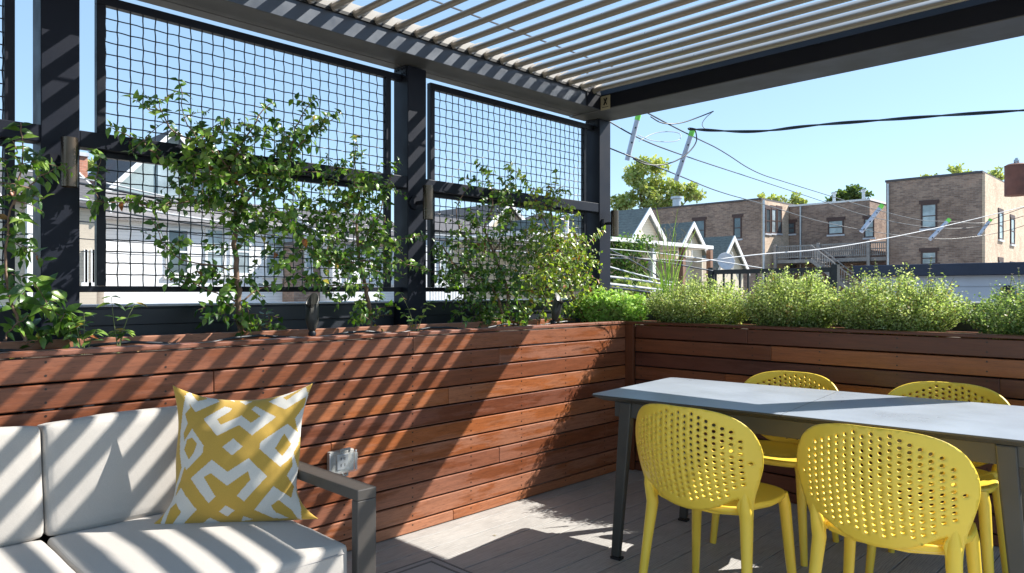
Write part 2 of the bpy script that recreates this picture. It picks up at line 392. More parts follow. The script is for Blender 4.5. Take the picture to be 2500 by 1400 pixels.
# ---------------------------------------------------------------- parapet
PW = empty('parapet_wall', 'low charcoal metal parapet running behind both planters', 'parapet wall', (-.8, -2, 0))
mb = MB(); mb.box(-.90, -.752, -8, .78, -3.05, 1.172); mb.box(-.752, 6.4, .63, .78, -3.05, 1.172)
mb.box(-.751, -.742, -8, .62, 1.085, 1.165)
P(mb.build('wall', M['parapet'], bevel=.004), PW)
mb = MB(); mb.box(-.91, -.738, -8, .62, 1.1725, 1.184); mb.box(-.91, 6.4, .6205, .79, 1.1725, 1.184); P(mb.build('coping', M['coping'], bevel=.003), PW)
# ---------------------------------------------------------------- pergola
PG = empty('pergola', 'charcoal louvered pergola standing over the deck', 'pergola', (1, -2.5, 0))
ZB = 2.648
def post(x0, x1, y0, y1, z0=0.0, z1=ZB-.001):
    mb = MB(); mb.box(x0, x1, y0, y1, z0, z1-.006); P(mb.build('post', M['post'], bevel=.004), PG)
post(-.748, -.600, -3.384, -3.238, .9); post(-.748, -.600, -1.453, -1.309, .9); post(-.748, -.600, .467, .614, .9)
post(-.748, -.600, -5.32, -5.17, .9); post(2.60, 2.75, .467, .614, .9); post(2.60, 2.75, -5.32, -5.17)
# bracket plates with bolts at the post tops
for y0 in (-3.384, -1.453, .467):
    mb = MB()
    mb.box(-.735, -.615, y0-.006, y0-.0005, ZB-.07, ZB-.002)
    for bx in (-.715, -.695, -.655, -.635): mb.cyl((bx, y0-.006, ZB-.02), .006, .006, 6, ax=(0, -1, 0)); mb.cyl((bx, y0-.006, ZB-.048), .006, .006, 6, ax=(0, -1, 0))
    P(mb.build('post_bracket', M['dark']), PG)
# left beam
BEAMX = (-.442, -.75)
mb = MB(); y0, y1 = -5.32, .262
mb.box(-.75, -.66, y0, y1, ZB, ZB+.02); mb.box(-.657, -.60, y0, y1, ZB+.002, ZB+.02); mb.box(-.597, -.447, y0, y1, ZB, ZB+.02)
P(mb.build('beam_underside', M['under'], bevel=.002), PG)
mb = MB(); mb.box(-.4465, BEAMX[0], y0, y1, ZB+.001, ZB+.107); P(mb.build('gutter_lip', M['lip'], bevel=.0015), PG)
mb = MB(); mb.box(-.75, -.744, y0, y1, ZB+.021, ZB+.19); mb.box(-.744, -.56, y0, y1, ZB+.025, ZB+.035)
P(mb.build('beam', M['post']), PG)
mb = MB(); mb.box(-.60, -.575, y0, y1, ZB+.036, ZB+.19); P(mb.build('inner_fascia', M['post']), PG)
mb = MB(); mb.box(-.454, -.436, y0, y1, ZB+.127, ZB+.185); P(mb.build('end_rail', M['endrail']), PG)
mb = MB(); mb.box(-.458, -.430, y0, y1, ZB+.108, ZB+.126); P(mb.build('gutter_trim', M['black']), PG)
# far beam and other beams
mb = MB(); mb.box(-.441, 2.75, .262, .27, ZB+.001, ZB+.107); mb.box(-.75, 2.75, .606, .614, ZB+.031, ZB+.36); mb.box(-.74, 2.75, .606, .614, ZB+.001, ZB+.0305); mb.box(-.75, 2.75, .2705, .6055, ZB+.012, ZB+.03); mb.box(-.75, -.743, .2705, .6055, ZB+.031, ZB+.265)
P(mb.build('beam', M['dark'], bevel=.002), PG)
mb = MB(); mb.box(-.75, 2.75, .2625, .46, ZB-.006, ZB+.0005); mb.box(-.75, 2.75, .463, .6135, ZB-.004, ZB+.0005)
P(mb.build('beam_underside', M['under'], bevel=.002), PG)
mb = MB(); mb.box(2.455, 2.75, -5.32, .2615, ZB, ZB+.25); P(mb.build('beam', M['dark'], bevel=.003), PG)
mb = MB(); mb.box(-.44, 2.452, -5.32, -5.03, ZB, ZB+.25); P(mb.build('beam', M['dark'], bevel=.003), PG)
mb = MB(); mb.box(-.44, -.434, .1, .2615, ZB+.002, ZB+.25); P(mb.build('end_plate', M['dark']), PG)
# louvers
prof = [(-.075, -.002), (-.068, -.009), (-.052, -.011), (-.03, -.007), (0, -.009), (.03, -.007), (.068, -.004), (.075, .0), (.068, .006), (.03, .008), (0, .009), (-.04, .009), (-.066, .007)]
AL = R(29)
prof_k = 1.85
pf = [(u*math.cos(AL)-v*math.sin(AL), u*math.sin(AL)+v*math.cos(AL)) for u, v in [(a_, b_*prof_k) for a_, b_ in prof]]
pf = [tuple(p) for p in smoothpoly([*pf, pf[0]], 2)][:-1]
pc_ = [(u*math.cos(AL)-v*2.6*math.sin(AL), u*math.sin(AL)+v*2.6*math.cos(AL)) for u, v in prof]
mb = MB(); mb.prism(pf, -.412, 2.45, 'x'); mb.prism(pc_, -.432, -.4125, 'x')
lv = mb.build('louver', M['louver'], bevel=0); first = True
yl = .225; k = 0; bx = MB(); bx.cyl((-.44, 0, -.012), .011, .01, 10, ax=(1, 0, 0))
while yl > -4.95:
    o = lv if k == 0 else lv.copy()
    if k: COL.objects.link(o)
    o.parent = PG; o.location = Vector((0, yl, 2.807))-Vector(PG.location)
    yl -= .141; k += 1
mb = MB(); mb.box(-.20, -.194, -4.9, .15, 2.885, 2.893); P(mb.build('link_rod', M['dark']), PG)
# plate with an X mark
mb = MB(); pc = Vector((-.383, .258, 2.690)); mb.box(-.428, -.338, .2585, .2615, 2.637, 2.744)
pl = P(mb.build('maker_plate', M['brass'], bevel=.001), PG)
mb = MB()
for s_, w_ in ((1, .0065), (-1, .0045)):
    Mx = Matrix.Translation((-.383, .2575, 2.700)) @ Matrix.Rotation(R(28)*s_, 4, 'Y')
    mb.box(-w_, w_, -.0007, .0007, -.03, .03, M=Mx)
for i in range(8): mb.box(-.412+i*.0075, -.412+i*.0075+.0045, .2568, .2584, 2.654, 2.660)
P(mb.build('plate_mark', M['black']), PG)
# ---------------------------------------------------------------- trellis panels
TXC = -.68
def wiremesh(y0, y1, z0, z1, mb):
    pitch = .0553; r = .0031
    ny = max(2, round((y1-y0)/pitch)); nz = max(2, round((z1-z0)/pitch)); dy = (y1-y0)/ny; dz = (z1-z0)/nz
    rr = random.Random(int(y0*100)+int(z0*10))
    for i in range(0, ny+1):
        y = y0+i*dy+(.004 if i == 0 else -.004 if i == ny else 0); pts = []
        for j in range(nz*2+1):
            s_ = (1 if (i+j//2) % 2 else -1) if j % 2 == 0 else 0
            pts.append((TXC+.0035*s_, y+.0009*math.sin(j*1.9+i)+rr.uniform(-.0006, .0006), z0+j*dz/2))
        mb.tube(pts, r, 5, cap=False)
    for j in range(1, nz):
        z = z0+j*dz; pts = []
        for i in range(ny*2+1):
            s_ = (-1 if (j+i//2) % 2 else 1) if i % 2 == 0 else 0
            pts.append((TXC+.0035*s_, y0+i*dy/2, z+.0009*math.sin(i*2.1+j)+rr.uniform(-.0006, .0006)))
        mb.tube(pts, r, 5, cap=False)
def trellis(label, y0, y1, py0, py1):
    T = empty('trellis_panel', label, 'trellis', (TXC, (y0+y1)/2, 1.2), group='wire trellis screens between the pergola posts')
    w = .036
    mb = MB()
    for a in (y0, y1-w): mb.box(TXC-.019, TXC+.019, a, a+w, 1.2715, 2.5555)
    mb.box(TXC-.019, TXC+.019, y0, py1+.012, 2.556, 2.596)
    mb.box(TXC-.018, TXC+.018, py0-.0005, py1+.045, 1.243, 1.271)
    mb.box(TXC-.017, TXC+.017, y0+w+.0005, y1-w-.0005, 1.858, 1.884)
    P(mb.build('frame', M['dark'], bevel=.002), T)
    mb = MB(); mb.box(-.658, -.606, py0+.0005, py1+.05, 1.884, 1.956); mb.box(-.7, -.6585, py0+.0005, py1-.0005, 1.885, 1.953)
    P(mb.build('middle_rail', M['post'], bevel=.003), T)
    mb = MB(); wiremesh(y0+w, y1-w, 1.956, 2.556, mb); P(mb.build('wire_mesh', M['wire']), T)
    mb = MB(); wiremesh(y0+w, y1-w, 1.271, 1.858, mb); P(mb.build('wire_mesh', M['wire']), T)
trellis('black wire trellis panel between the first and second posts, widest in view', -3.155, -1.534, -3.237, -1.454)
trellis('black wire trellis panel between the second post and the corner post', -1.225, .385, -1.308, .466)
trellis('black wire trellis panel cut by the left edge of the photo', -5.09, -3.464, -5.169, -3.385)
# ---------------------------------------------------------------- wall lights on posts
def wall_light(y, label, zc=1.795):
    T = empty('wall_light', label, 'wall light', (-.6, y, zc), group='cylinder lights on the posts')
    mb = MB(); mb.tube([(0, 0, -.104), (0, 0, .104)], .032, 20, cap=False); mb.tube([(0, 0, .104), (0, 0, -.104)], .029, 20, cap=False)
    mb.cyl((0, 0, -.085), .029, .17, 16)
    for z_ in (-.104, .104):
        vs = [(r_*math.cos(2*math.pi*k/20), r_*math.sin(2*math.pi*k/20), z_) for r_ in (.029, .032) for k in range(20)]
        mb.add(vs, [(k, (k+1) % 20, 20+(k+1) % 20, 20+k) for k in range(20)])
    o = mb.build('light_body', M['bronze'], T); o.location = (.085, .012, 0)
    mb = MB(); mb.cyl((.001, -.03, .0), .042, .016, 20, ax=(1, 0, 0)); mb.cyl((.014, -.02, 0), .012, .05, 10, ax=(1, .3, 0)); mb.build('wall_mount', M['dark'], T, bevel=.002)
    return T
wall_light(-3.31, 'brushed bronze cylinder light on the post nearest the left edge')
wall_light(-1.375, 'brushed bronze cylinder light on the middle post')
wall_light(.545, 'brushed bronze cylinder light on the corner post')
# ---------------------------------------------------------------- bullet spotlights
def spot(px, label, tilt, x=-.30, ybase=None):
    b = atx(px, 815, x); b.z = PZ-.04
    T = empty('garden_spotlight', label, 'spotlight', b, group='bullet spotlights in the planter')
    mb = MB(); mb.tube([(0, 0, 0), (0, 0, .034)], [.006, .006], 8); mb.tube([(0, 0, .025), (0, 0, .04), (0, 0, .05)], [.018, .02, .014], 12); mb.build('stake', M['dark'], T)
    mb = MB(); n = 18
    vs = []
    ring = [(.012, .045), (.018, .055), (.026, .085), (.0285, .10), (.0285, .17)]
    for r_, z_ in ring:
        for k in range(n): vs.append((r_*math.cos(2*math.pi*k/n), r_*math.sin(2*math.pi*k/n), z_))
    for r_ in (.0285, .025):
        for k in range(n):
            a = 2*math.pi*k/n; vs.append((r_*math.cos(a), r_*math.sin(a), .185+.035*math.cos(a-2.2)))
    for k in range(n): a = 2*math.pi*k/n; vs.append((.025*math.cos(a), .025*math.sin(a), .11))
    fs = [(i*n+k, i*n+(k+1) % n, (i+1)*n+(k+1) % n, (i+1)*n+k) for i in range(len(ring)+2) for k in range(n)]
    fs.append(tuple(reversed(range(n)))); fs.append(tuple(range((len(ring)+2)*n, (len(ring)+3)*n)))
    mb.add(vs, fs, None, True)
    o = mb.build('lamp_housing', M['tableframe'], T); o.rotation_euler = tilt; o.scale = (1.15, 1.15, 1.1)
spot(762, 'upright grey bullet spotlight between the two largest climbing shrubs', (0, 0, 0))
spot(1350, 'tilted grey bullet spotlight near the corner of the planters', (0, R(12), R(60)))
# ---------------------------------------------------------------- outlet box
OB = empty('outlet_box', 'clear covered weatherproof outlet on the planter boards by the sofa arm', 'outlet', (.001, -2.31, .447))
mb = MB(); mb.box(0, .03, -.066, .066, -.052, .052); mb.build('back_box', M['outlet'], OB, bevel=.006)
mb = MB(); mb.box(.0305, .036, -.03, .03, -.035, .035); mb.build('socket', M['galv'], OB, bevel=.002)
mb = MB(); mb.box(.031, .036, .0, .004, .01, .022); mb.box(.0362, .037, -.012, -.008, .008, .022); mb.box(.0362, .037, .008, .012, .008, .022); mb.box(.0362, .037, -.012, -.008, -.022, -.008); mb.box(.0362, .037, .008, .012, -.022, -.008)
mb.build('socket_slots', M['black'], OB)
mb = MB(); mb.box(.0315, .078, -.056, .056, -.044, .044); mb.build('cover', M['clear'], OB, bevel=.004)
mb = MB(); mb.box(.0302, .040, -.074, -.0665, -.046, .046); mb.box(.0302, .040, .0665, .074, -.046, .046); mb.build('hinge', M['galv'], OB, bevel=.002)
mb = MB(); mb.tube([(.05, -.025, .046), (.055, -.025, .062), (.055, .025, .062), (.05, .025, .046)], .006, 8); mb.tube([(.05, -.015, -.046), (.055, -.01, -.06), (.055, .012, -.06), (.05, .015, -.046)], .005, 8); mb.build('latch', M['outlet'], OB)
# ---------------------------------------------------------------- rug
RG = MB(); RG.box(.36, 2.6, -4.6, -2.035, .002, .010)
rg = RG.build('rug', M['rug']); tag(rg, 'grey woven rug with its corner showing on the deck beside the sofa', 'rug')
mb = MB(); mb.box(.352, .3595, -4.6, -2.03, .002, .012); mb.box(.352, 2.6, -2.0345, -2.026, .002, .012); mb.box(.39, .40, -4.6, -2.07, .0102, .0125); mb.box(.39, 2.6, -2.075, -2.065, .0102, .0125); o = mb.build('rug_border', M['rug_edge'], rg)
# ---------------------------------------------------------------- sofa
def cushion(w, d, h, r, puff=.02, n=14, seed=0):
    """box w (y) x d (x) x h (z) with rounded edges, centred"""
    mb = MB(); H = (d/2, w/2, h/2)
    def g(a, b, fixed, sgn):
        vs = []
        for i in range(n+1):
            for j in range(n+1):
                q = [0, 0, 0]; q[fixed] = sgn
                ea = math.sin((i/n-.5)*math.pi)*.5+.5; eb = math.sin((j/n-.5)*math.pi)*.5+.5
                q[a] = (ea*2-1); q[b] = (eb*2-1)
                u = list(q); p = [q[k]*H[k] for k in range(3)]
                inner = [max(-(H[k]-r), min(H[k]-r, p[k])) for k in range(3)]
                dv = Vector(p)-Vector(inner)
                if dv.length > 1e-9: dv = dv.normalized()*r
                pp = Vector(inner)+dv
                for k in range(3):
                    o1, o2 = [m for m in range(3) if m != k]
                    s_ = p[k]/H[k]
                    pp[k] += puff*(.3 if H[k] > max(H)*.8 else 1)*s_*(1-u[o1]**2)*(1-u[o2]**2)
                pp += Vector([.003*noise.noise((pp*7)+Vector((seed, k*5, 0))) for k in range(3)])
                vs.append(pp)
        fs = [(i*(n+1)+j, (i+1)*(n+1)+j, (i+1)*(n+1)+j+1, i*(n+1)+j+1) for i in range(n) for j in range(n)]
        if (sgn > 0) != (fixed == 1): pass
        else: fs = [tuple(reversed(f)) for f in fs]
        mb.add(vs, fs, None, True)
    for fixed, a, b in ((0, 1, 2), (1, 0, 2), (2, 0, 1)):
        for s_ in (-1, 1): g(a, b, fixed, s_)
    return mb
def merge(o):
    import bmesh
    bm = bmesh.new(); bm.from_mesh(o.data); bmesh.ops.remove_doubles(bm, verts=bm.verts, dist=.0004)
    bmesh.ops.recalc_face_normals(bm, faces=bm.faces); bm.to_mesh(o.data); bm.free(); return o
def piping(w, d, z, par, loc, r=.03, rot=None):
    pts = []
    for cx_, cy_, a0 in ((d/2-r, w/2-r, 0), (-d/2+r, w/2-r, 90), (-d/2+r, -w/2+r, 180), (d/2-r, -w/2+r, 270)):
        for k in range(5): a = R(a0+k*22.5); pts.append((cx_+r*math.cos(a), cy_+r*math.sin(a), z))
    pts.append(pts[0]); mb = MB(); mb.tube(pts, .0032, 5, cap=False); return mb
SF = empty('sofa', 'grey framed outdoor sofa with pale cushions against the left planter', 'sofa', (.55, -3.9, 0))
YE = -2.80
def s_cush(y0, y1):
    w = y1-y0
    o = P(merge(cushion(w-.006, .76, .155, .020, .012, seed=y0).build('seat_cushion', M['cushion'])), SF)
    o.location = Vector((.62, (y0+y1)/2, .372))
    o.matrix_parent_inverse = Matrix.Translation(-Vector(SF.location))
    pp = piping(w-.006, .76, .052, None, None).build('piping', M['piping'], o)
    b = P(merge(cushion(w-.006, .14, .365, .022, .013, seed=y0+3).build('back_cushion', M['cushion'])), SF)
    b.location = Vector((.165, (y0+y1)/2, .620)); b.rotation_euler = (0, R(-8), 0)
    pts = []; ww, hh = (w-.012)/2-.006, .176; r_ = .03
    for cy_, cz_, a0 in ((ww-r_, hh-r_, 0), (-ww+r_, hh-r_, 90), (-ww+r_, -hh+r_, 180), (ww-r_, -hh+r_, 270)):
        for k in range(5): a = R(a0+k*22.5); pts.append((.058, cy_+r_*math.cos(a), cz_+r_*math.sin(a)))
    pts.append(pts[0]); m2 = MB(); m2.tube(pts, .0022, 5, cap=False); m2.build('piping', M['piping'], b)
s_cush(-3.55, -2.885); s_cush(-4.215, -3.55); s_cush(-4.88, -4.215)
mb = MB()
mb.box(.06, 1.0, -4.90, -2.876, .22, .285); mb.box(.035, .06, -4.90, -2.876, .22, .70)
P(mb.build('seat_frame', M['sofametal'], bevel=.004), SF)
for ya, yb in ((-2.872, -2.800), (-4.99, -4.92)):
    mb = MB()
    mb.box(.03, 1.022, ya, yb, .583, .618); mb.box(.987, 1.0215, ya+.0005, yb-.0005, 0, .5825); mb.box(.03, .065, ya+.0005, yb-.0005, 0, .5825); mb.box(.0655, .9865, ya+.004, yb-.004, .215, .255)
    P(mb.build('arm', M['sofametal'], bevel=.003), SF)
# ---------------------------------------------------------------- pillow
def pip(x, y, poly):
    c = False; n = len(poly); j = n-1
    for i in range(n):
        xi, yi = poly[i]; xj, yj = poly[j]
        if (yi > y) != (yj > y) and x < (xj-xi)*(y-yi)/(yj-yi)+xi: c = not c
        j = i
    return c
WP = [[(1365,398),(1412,412),(1405,432),(1335,480),(1365,515),(1480,458),(1545,505),(1597,465),(1533,420),(1555,398),(1690,470),(1560,582),(1475,518),(1350,582),(1250,475)],
 [(1450,600),(1510,650),(1450,702),(1388,650)],
 [(1330,725),(1430,800),(1550,720),(1662,832),(1530,977),(1488,943),(1567,850),(1552,798),(1430,882),(1330,805),(1288,828),(1362,945),(1320,982),(1203,835)],
 [(1420,1000),(1472,1030),(1425,1067),(1378,1035)],
 [(1185,533),(1272,640),(1270,682),(1170,787),(1140,700),(1143,600)],
 [(1760,513),(1822,570),(1822,640),(1790,720),(1735,777),(1608,665),(1613,625)],
 [(1150,258),(1100,330),(1190,432),(1322,365),(1210,288)],
 [(1852,280),(1868,330),(1740,422),(1628,370),(1700,330)],
 [(1108,300),(1150,400),(1120,440),(1150,500),(1125,560),(1150,640),(1140,700),(1168,745),(1115,880),(1098,940),(1032,1130),(1012,1120),(1042,1010),(1082,940),(1092,880),(1137,770),(1117,700),(1098,560)],
 [(1868,290),(1862,460),(1832,560),(1822,640),(1797,680),(1832,820),(1822,930),(1857,1030),(1862,1105),(1840,1095),(1790,1020),(1810,900),(1770,830),(1800,770),(1790,700),(1818,560),(1800,480),(1845,400)],
 [(1140,890),(1247,1020),(1130,1130),(1083,1115),(1147,1035),(1110,980),(1048,1032),(1055,1000),(1100,940)],
 [(1700,893),(1790,960),(1850,1040),(1855,1085),(1730,975),(1685,1010),(1710,1050),(1790,1090),(1700,1088),(1588,1030)],
 [(1320,1072),(1375,1100),(1250,1118)], [(1520,1068),(1575,1090),(1500,1100)], [(1440,362),(1525,366),(1490,390)], [(1330,330),(1400,352),(1420,370),(1350,345)]]
YP = [[(1192,588),(1228,625),(1212,680),(1182,722),(1143,660),(1158,600)], [(1745,573),(1787,640),(1740,712),(1698,665)],
 [(1160,288),(1242,345),(1190,362),(1133,310)], [(1832,288),(1740,362),(1713,345),(1790,303)]]
OCH = (.50, .31, .050); WHT = (.60, .575, .52)
def pillow():
    mb = MB(); n = 190; sc = .000553
    front = []; back = []; cols = []
    def pos(s_, t_):
        hw = 372 + (72 if t_ > 0 else 135)*abs(t_)**(2.6 if t_ > 0 else 4) + 8*math.sin(t_*5+1)
        X = s_*hw
        if t_ > 0: Y = t_*(375+104*abs(s_)**2.3*t_**2)
        else: Y = t_*(383-12*s_)
        return X, Y
    for i in range(n+1):
        for j in range(n+1):
            s_ = -1+2*i/n; t_ = -1+2*j/n
            X, Y = pos(s_, t_)
            th = .078*(max(0, 1-abs(s_)**2.6)**.62)*(max(0, 1-abs(t_)**2.6)**.62)
            wr = .0035*noise.noise((s_*3, t_*3, 5))+.006*noise.noise((s_*1.3, t_*6*abs(s_)+2, 1))*abs(s_)
            e = min(1, 8*min(1-abs(s_), 1-abs(t_)))
            front.append((X*sc, -(th+wr*e), Y*sc)); back.append((X*sc, th*.8-wr*e*.3, Y*sc))
    fs = []; 
    for i in range(n):
        for j in range(n):
            a = i*(n+1)+j
            X, Y = pos(-1+2*(i+.5)/n, -1+2*(j+.5)/n); px, py = 1450+X, 730-Y
            w_ = any(pip(px, py, q) for q in WP) and not any(pip(px, py, q) for q in YP)
            mb.f.append([a, a+n+1, a+n+2, a+1]); mb.c.append(WHT if w_ else OCH); mb.sm.append(True)
    mb.v += front; b = len(mb.v); mb.v += back
    for i in range(n):
        for j in range(n):
            a = b+i*(n+1)+j; mb.f.append([a, a+1, a+n+2, a+n+1]); mb.c.append(OCH); mb.sm.append(True)
    o = merge(mb.build('throw_pillow', M['pillow']))
    return o
pw = pillow(); tag(pw, 'square ochre and white patterned pillow standing on the sofa', 'pillow')
wd = Vector((.356, .423, 0)).normalized(); ang = math.atan2(wd.y, wd.x)
pw.location = (.575-.062, -3.065+.037, .451+.383*.553-.006); pw.rotation_euler = (R(-13), 0, ang)
# ---------------------------------------------------------------- table
TZ = .765
def table():
    A = Vector((.86, -1.50, 0)); u = Vector((1, .104, 0)).normalized(); v = Vector((-u.y, u.x, 0))
    T = empty('dining_table', 'long grey dining table with dark tapered legs among yellow chairs', 'table', A, math.atan2(u.y, u.x))
    Lh, Wd = 1.765, .845
    def top(x0, x1, lab, left, right):
        mb = MB(); c = .0; r = .03
        def outline(ins, r):
            pts = []
            cs = [(x1-ins*right, Wd-ins, 0, right), (x0+ins*left, Wd-ins, 90, left), (x0+ins*left, ins, 180, left), (x1-ins*right, ins, 270, right)]
            for cx_, cy_, a0, rd in cs:
                rr_ = r if rd else .0005
                sx = -1 if cx_ > (x0+x1)/2 else 1; sy = -1 if cy_ > Wd/2 else 1
                for k in range(5):
                    a = R(a0+22.5*k); pts.append((cx_+sx*rr_+rr_*math.cos(a), cy_+sy*rr_+rr_*math.sin(a)))
            return pts
        lv_ = [(outline(.003, r), TZ), (outline(0, r), TZ-.002), (outline(0, r), TZ-.007), (outline(.045, .01), TZ-.028)]
        n = 20; vs = [(p[0], p[1], z) for o_, z in lv_ for p in o_]
        fs = [tuple(range(n)), tuple(reversed(range(3*n, 4*n)))] + [(i*n+k, (i+1)*n+k, (i+1)*n+(k+1) % n, i*n+(k+1) % n) for i in range(3) for k in range(n)]
        mb.add(vs[:], [fs[0]]); o = mb.build('table_top', M['tabletop'], T)
        m2 = MB(); m2.add(vs, fs[1:]); m2.build('edge', M['tableframe'], o)
    top(0, Lh/2-.001, '', 1, 0); top(Lh/2+.001, Lh, '', 0, 1)
    mb = MB(); mb.box(.10, Lh-.10, .06, .085, TZ-.10, TZ-.029); mb.box(.10, Lh-.10, Wd-.085, Wd-.06, TZ-.10, TZ-.029); mb.box(.10, .125, .086, Wd-.086, TZ-.10, TZ-.029); mb.box(Lh-.125, Lh-.10, .086, Wd-.086, TZ-.10, TZ-.029)
    mb.build('apron', M['tableframe'], T, bevel=.003)
    for sx in (0, 1):
        for sy in (0, 1):
            mb = MB(); x0 = .085 if not sx else Lh-.085; dx = 1 if not sx else -1; y0 = .05 if not sy else Wd-.05; dy = 1 if not sy else -1
            vs = []
            for z, w1, ox, oy in ((TZ-.03, .062, .045, 0), (TZ-.12, .060, .040, 0), (.012, .042, 0.0, 0)):
                for (a, b) in ((0, 0), (1, 0), (1, 1), (0, 1)): vs.append((x0+dx*(ox+a*w1), y0+dy*(oy+b*w1*.7), z))
            fs = [(i*4+k, i*4+(k+1) % 4, (i+1)*4+(k+1) % 4, (i+1)*4+k) for i in range(2) for k in range(4)]+[(3, 2, 1, 0), (8, 9, 10, 11)]
            mb.add(vs, fs); lg = merge(mb.build('leg', M['tableframe'], T, bevel=.006))
            m2 = MB(); m2.box(min(x0-dx*.002, x0+dx*.05), max(x0-dx*.002, x0+dx*.05), min(y0-dy*.002, y0+dy*.037), max(y0-dy*.002, y0+dy*.037), 0, .0118); m2.build('foot', M['rubber'], lg, bevel=.002)
table()
# ---------------------------------------------------------------- chairs
def backshape(x, z):
    return -.235 + .125*(abs(x)/.27)**2.2 - (z-.44)*.16 - .03*math.sin(max(0, (z-.44)/.38)*math.pi)
def make_chair():
    T = empty('dining_chair', 'x', 'chair', (0, 0, 0))
    # outline
    half = smoothpoly([(0, .822), (.09, .822), (.175, .806), (.235, .765), (.268, .695), (.270, .630), (.252, .560), (.232, .500), (.222, .445), (.219, .40)], 2)
    inner = smoothpoly([(.184, .40), (.180, .440), (.176, .470), (.196, .505), (.168, .492), (.11, .456), (.05, .438), (0, .434)], 2)
    right = half+inner; out = [tuple(p) for p in right]+[(-p[0], p[1]) for p in reversed(right[1:-1])]
    pts = [Vector(p) for p in out]; n0 = len(pts); edges = [(i, (i+1) % n0) for i in range(n0)]
    holes = []
    cxn = .0262; rzn = .0222
    for i in range(-9, 10):
        for j in range(-10, 11):
            x = i*cxn; z = .645+(j+(.5 if i % 2 else 0))*rzn
            e = (abs(x)/.236)**2.3+(abs(z-.640)/.167)**2.3
            if e < 1.0: holes.append((x, z))
    for x, z in holes:
        b = len(pts)
        for k in range(10): a = 2*math.pi*k/10; pts.append(Vector((x+.0066*math.cos(a), z+.0066*math.sin(a))))
        edges += [(b+k, b+(k+1) % 10) for k in range(10)]
    for i in range(-26, 27):
        for j in range(0, 46):
            x, z = i*.0105, .40+j*.0095
            if min([(x-h[0])**2+(z-h[1])**2 for h in holes]) > .0105**2 and pip(x, z, out) and min((x-p[0])**2+(z-p[1])**2 for p in out) > .006**2:
                pts.append(Vector((x, z)))
    res = geometry.delaunay_2d_cdt(pts, edges, [], 0, 1e-6)
    vv, tris = res[0], res[2]; keep = []
    for f in tris:
        c = sum((vv[i] for i in f), Vector((0, 0)))/len(f)
        if not pip(c.x, c.y, out): continue
        if any((c.x-h[0])**2+(c.y-h[1])**2 < .0058**2 for h in holes): continue
        keep.append(tuple(f))
    mb = MB(); mb.add([(p.x, backshape(p.x, p.y), p.y) for p in vv], keep, None, True)
    bo = mb.build('backrest', M['yellow'], T); sd = bo.modifiers.new('solid', 'SOLIDIFY'); sd.thickness = .011; sd.offset = 0
    # rear legs
    for sx in (-1, 1):
        mb = MB(); c0 = Vector((sx*.201, backshape(.2, .40), .40))
        prs = [(Vector((sx*.205, backshape(.205, .50), .53)), .012), (Vector((sx*.204, backshape(.204, .48), .48)), .020), (Vector((sx*.202, backshape(.2, .44), .44)), .0245), (c0, .0240), (Vector((sx*.212, c0.y-.02, .25)), .0195), (Vector((sx*.228, c0.y-.055, .0)), .0150)]
        mb.tube([p for p, _ in prs], [r for _, r in prs], 12, flat=1.0); mb.build('leg', M['yellow'], T)
        mb = MB(); prs = [(Vector((sx*.185, .165, .447)), .023), (Vector((sx*.195, .172, .40)), .023), (Vector((sx*.208, .188, .2)), .020), (Vector((sx*.222, .205, 0)), .0155)]
        mb.tube([p for p, _ in prs], [r for _, r in prs], 12); mb.build('leg', M['yellow'], T)
    # seat
    mb = MB(); ns = 40; rings = []
    def sp(k, sc_):
        a = 2*math.pi*k/ns; ca, sa = math.cos(a), math.sin(a); e = .55
        x = .225*math.copysign(abs(ca)**e, ca); y = .215*math.copysign(abs(sa)**e, sa)
        if y < 0: x *= .90
        return x*sc_, y*sc_
    prof_ = [(.0, .443), (.55, .445), (.85, .452), (.96, .459), (.995, .458), (1.005, .450), (.99, .438), (.93, .430), (.8, .430), (.0, .428)]
    vs = []
    for s_, z in prof_:
        for k in range(ns): x, y = sp(k, max(s_, .001)); vs.append((x, y, z+.010*max(0, -y/.2)*0))
    mb.add(vs, [(i*ns+k, (i+1)*ns+k, (i+1)*ns+(k+1) % ns, i*ns+(k+1) % ns) for i in range(len(prof_)-1) for k in range(ns)], None, True)
    mb.build('seat', M['yellow'], T)
    # supports from rear legs to the seat
    mb = MB()
    for sx in (-1, 1):
        mb.tube([(sx*.203, backshape(.2, .44)+.0, .448), (sx*.180, backshape(.2, .44)+.030, .446), (sx*.15, -.12, .436)], [.024, .021, .014], 10, flat=.9)
    mb.tube([(-.17, -.14, .432), (-.08, -.185, .43), (.08, -.185, .43), (.17, -.14, .432)], .012, 8)
    mb.build('seat_support', M['yellow'], T)
    return T
ch = make_chair(); GC = 'yellow chairs around the dining table'
specs = [((1.535, -1.525), 0, 'yellow perforated chair at the near side, beside the table end, left of its neighbour'),
         ((2.165, -1.455), 3, 'yellow perforated chair nearest the camera, in the lower right corner'),
         ((1.385, -.70), 183, 'yellow chair on the far side of the table, left of the other far one'),
         ((2.085, -.63), 184, 'yellow chair on the far side at the right edge, behind the nearest chair')]
for i, ((x, y), a, lab) in enumerate(specs):
    o = ch if i == 0 else copy_tree(ch)
    o.location = (x, y, 0); o.rotation_euler = (0, 0, R(a)); o['label'] = lab; o['group'] = GC
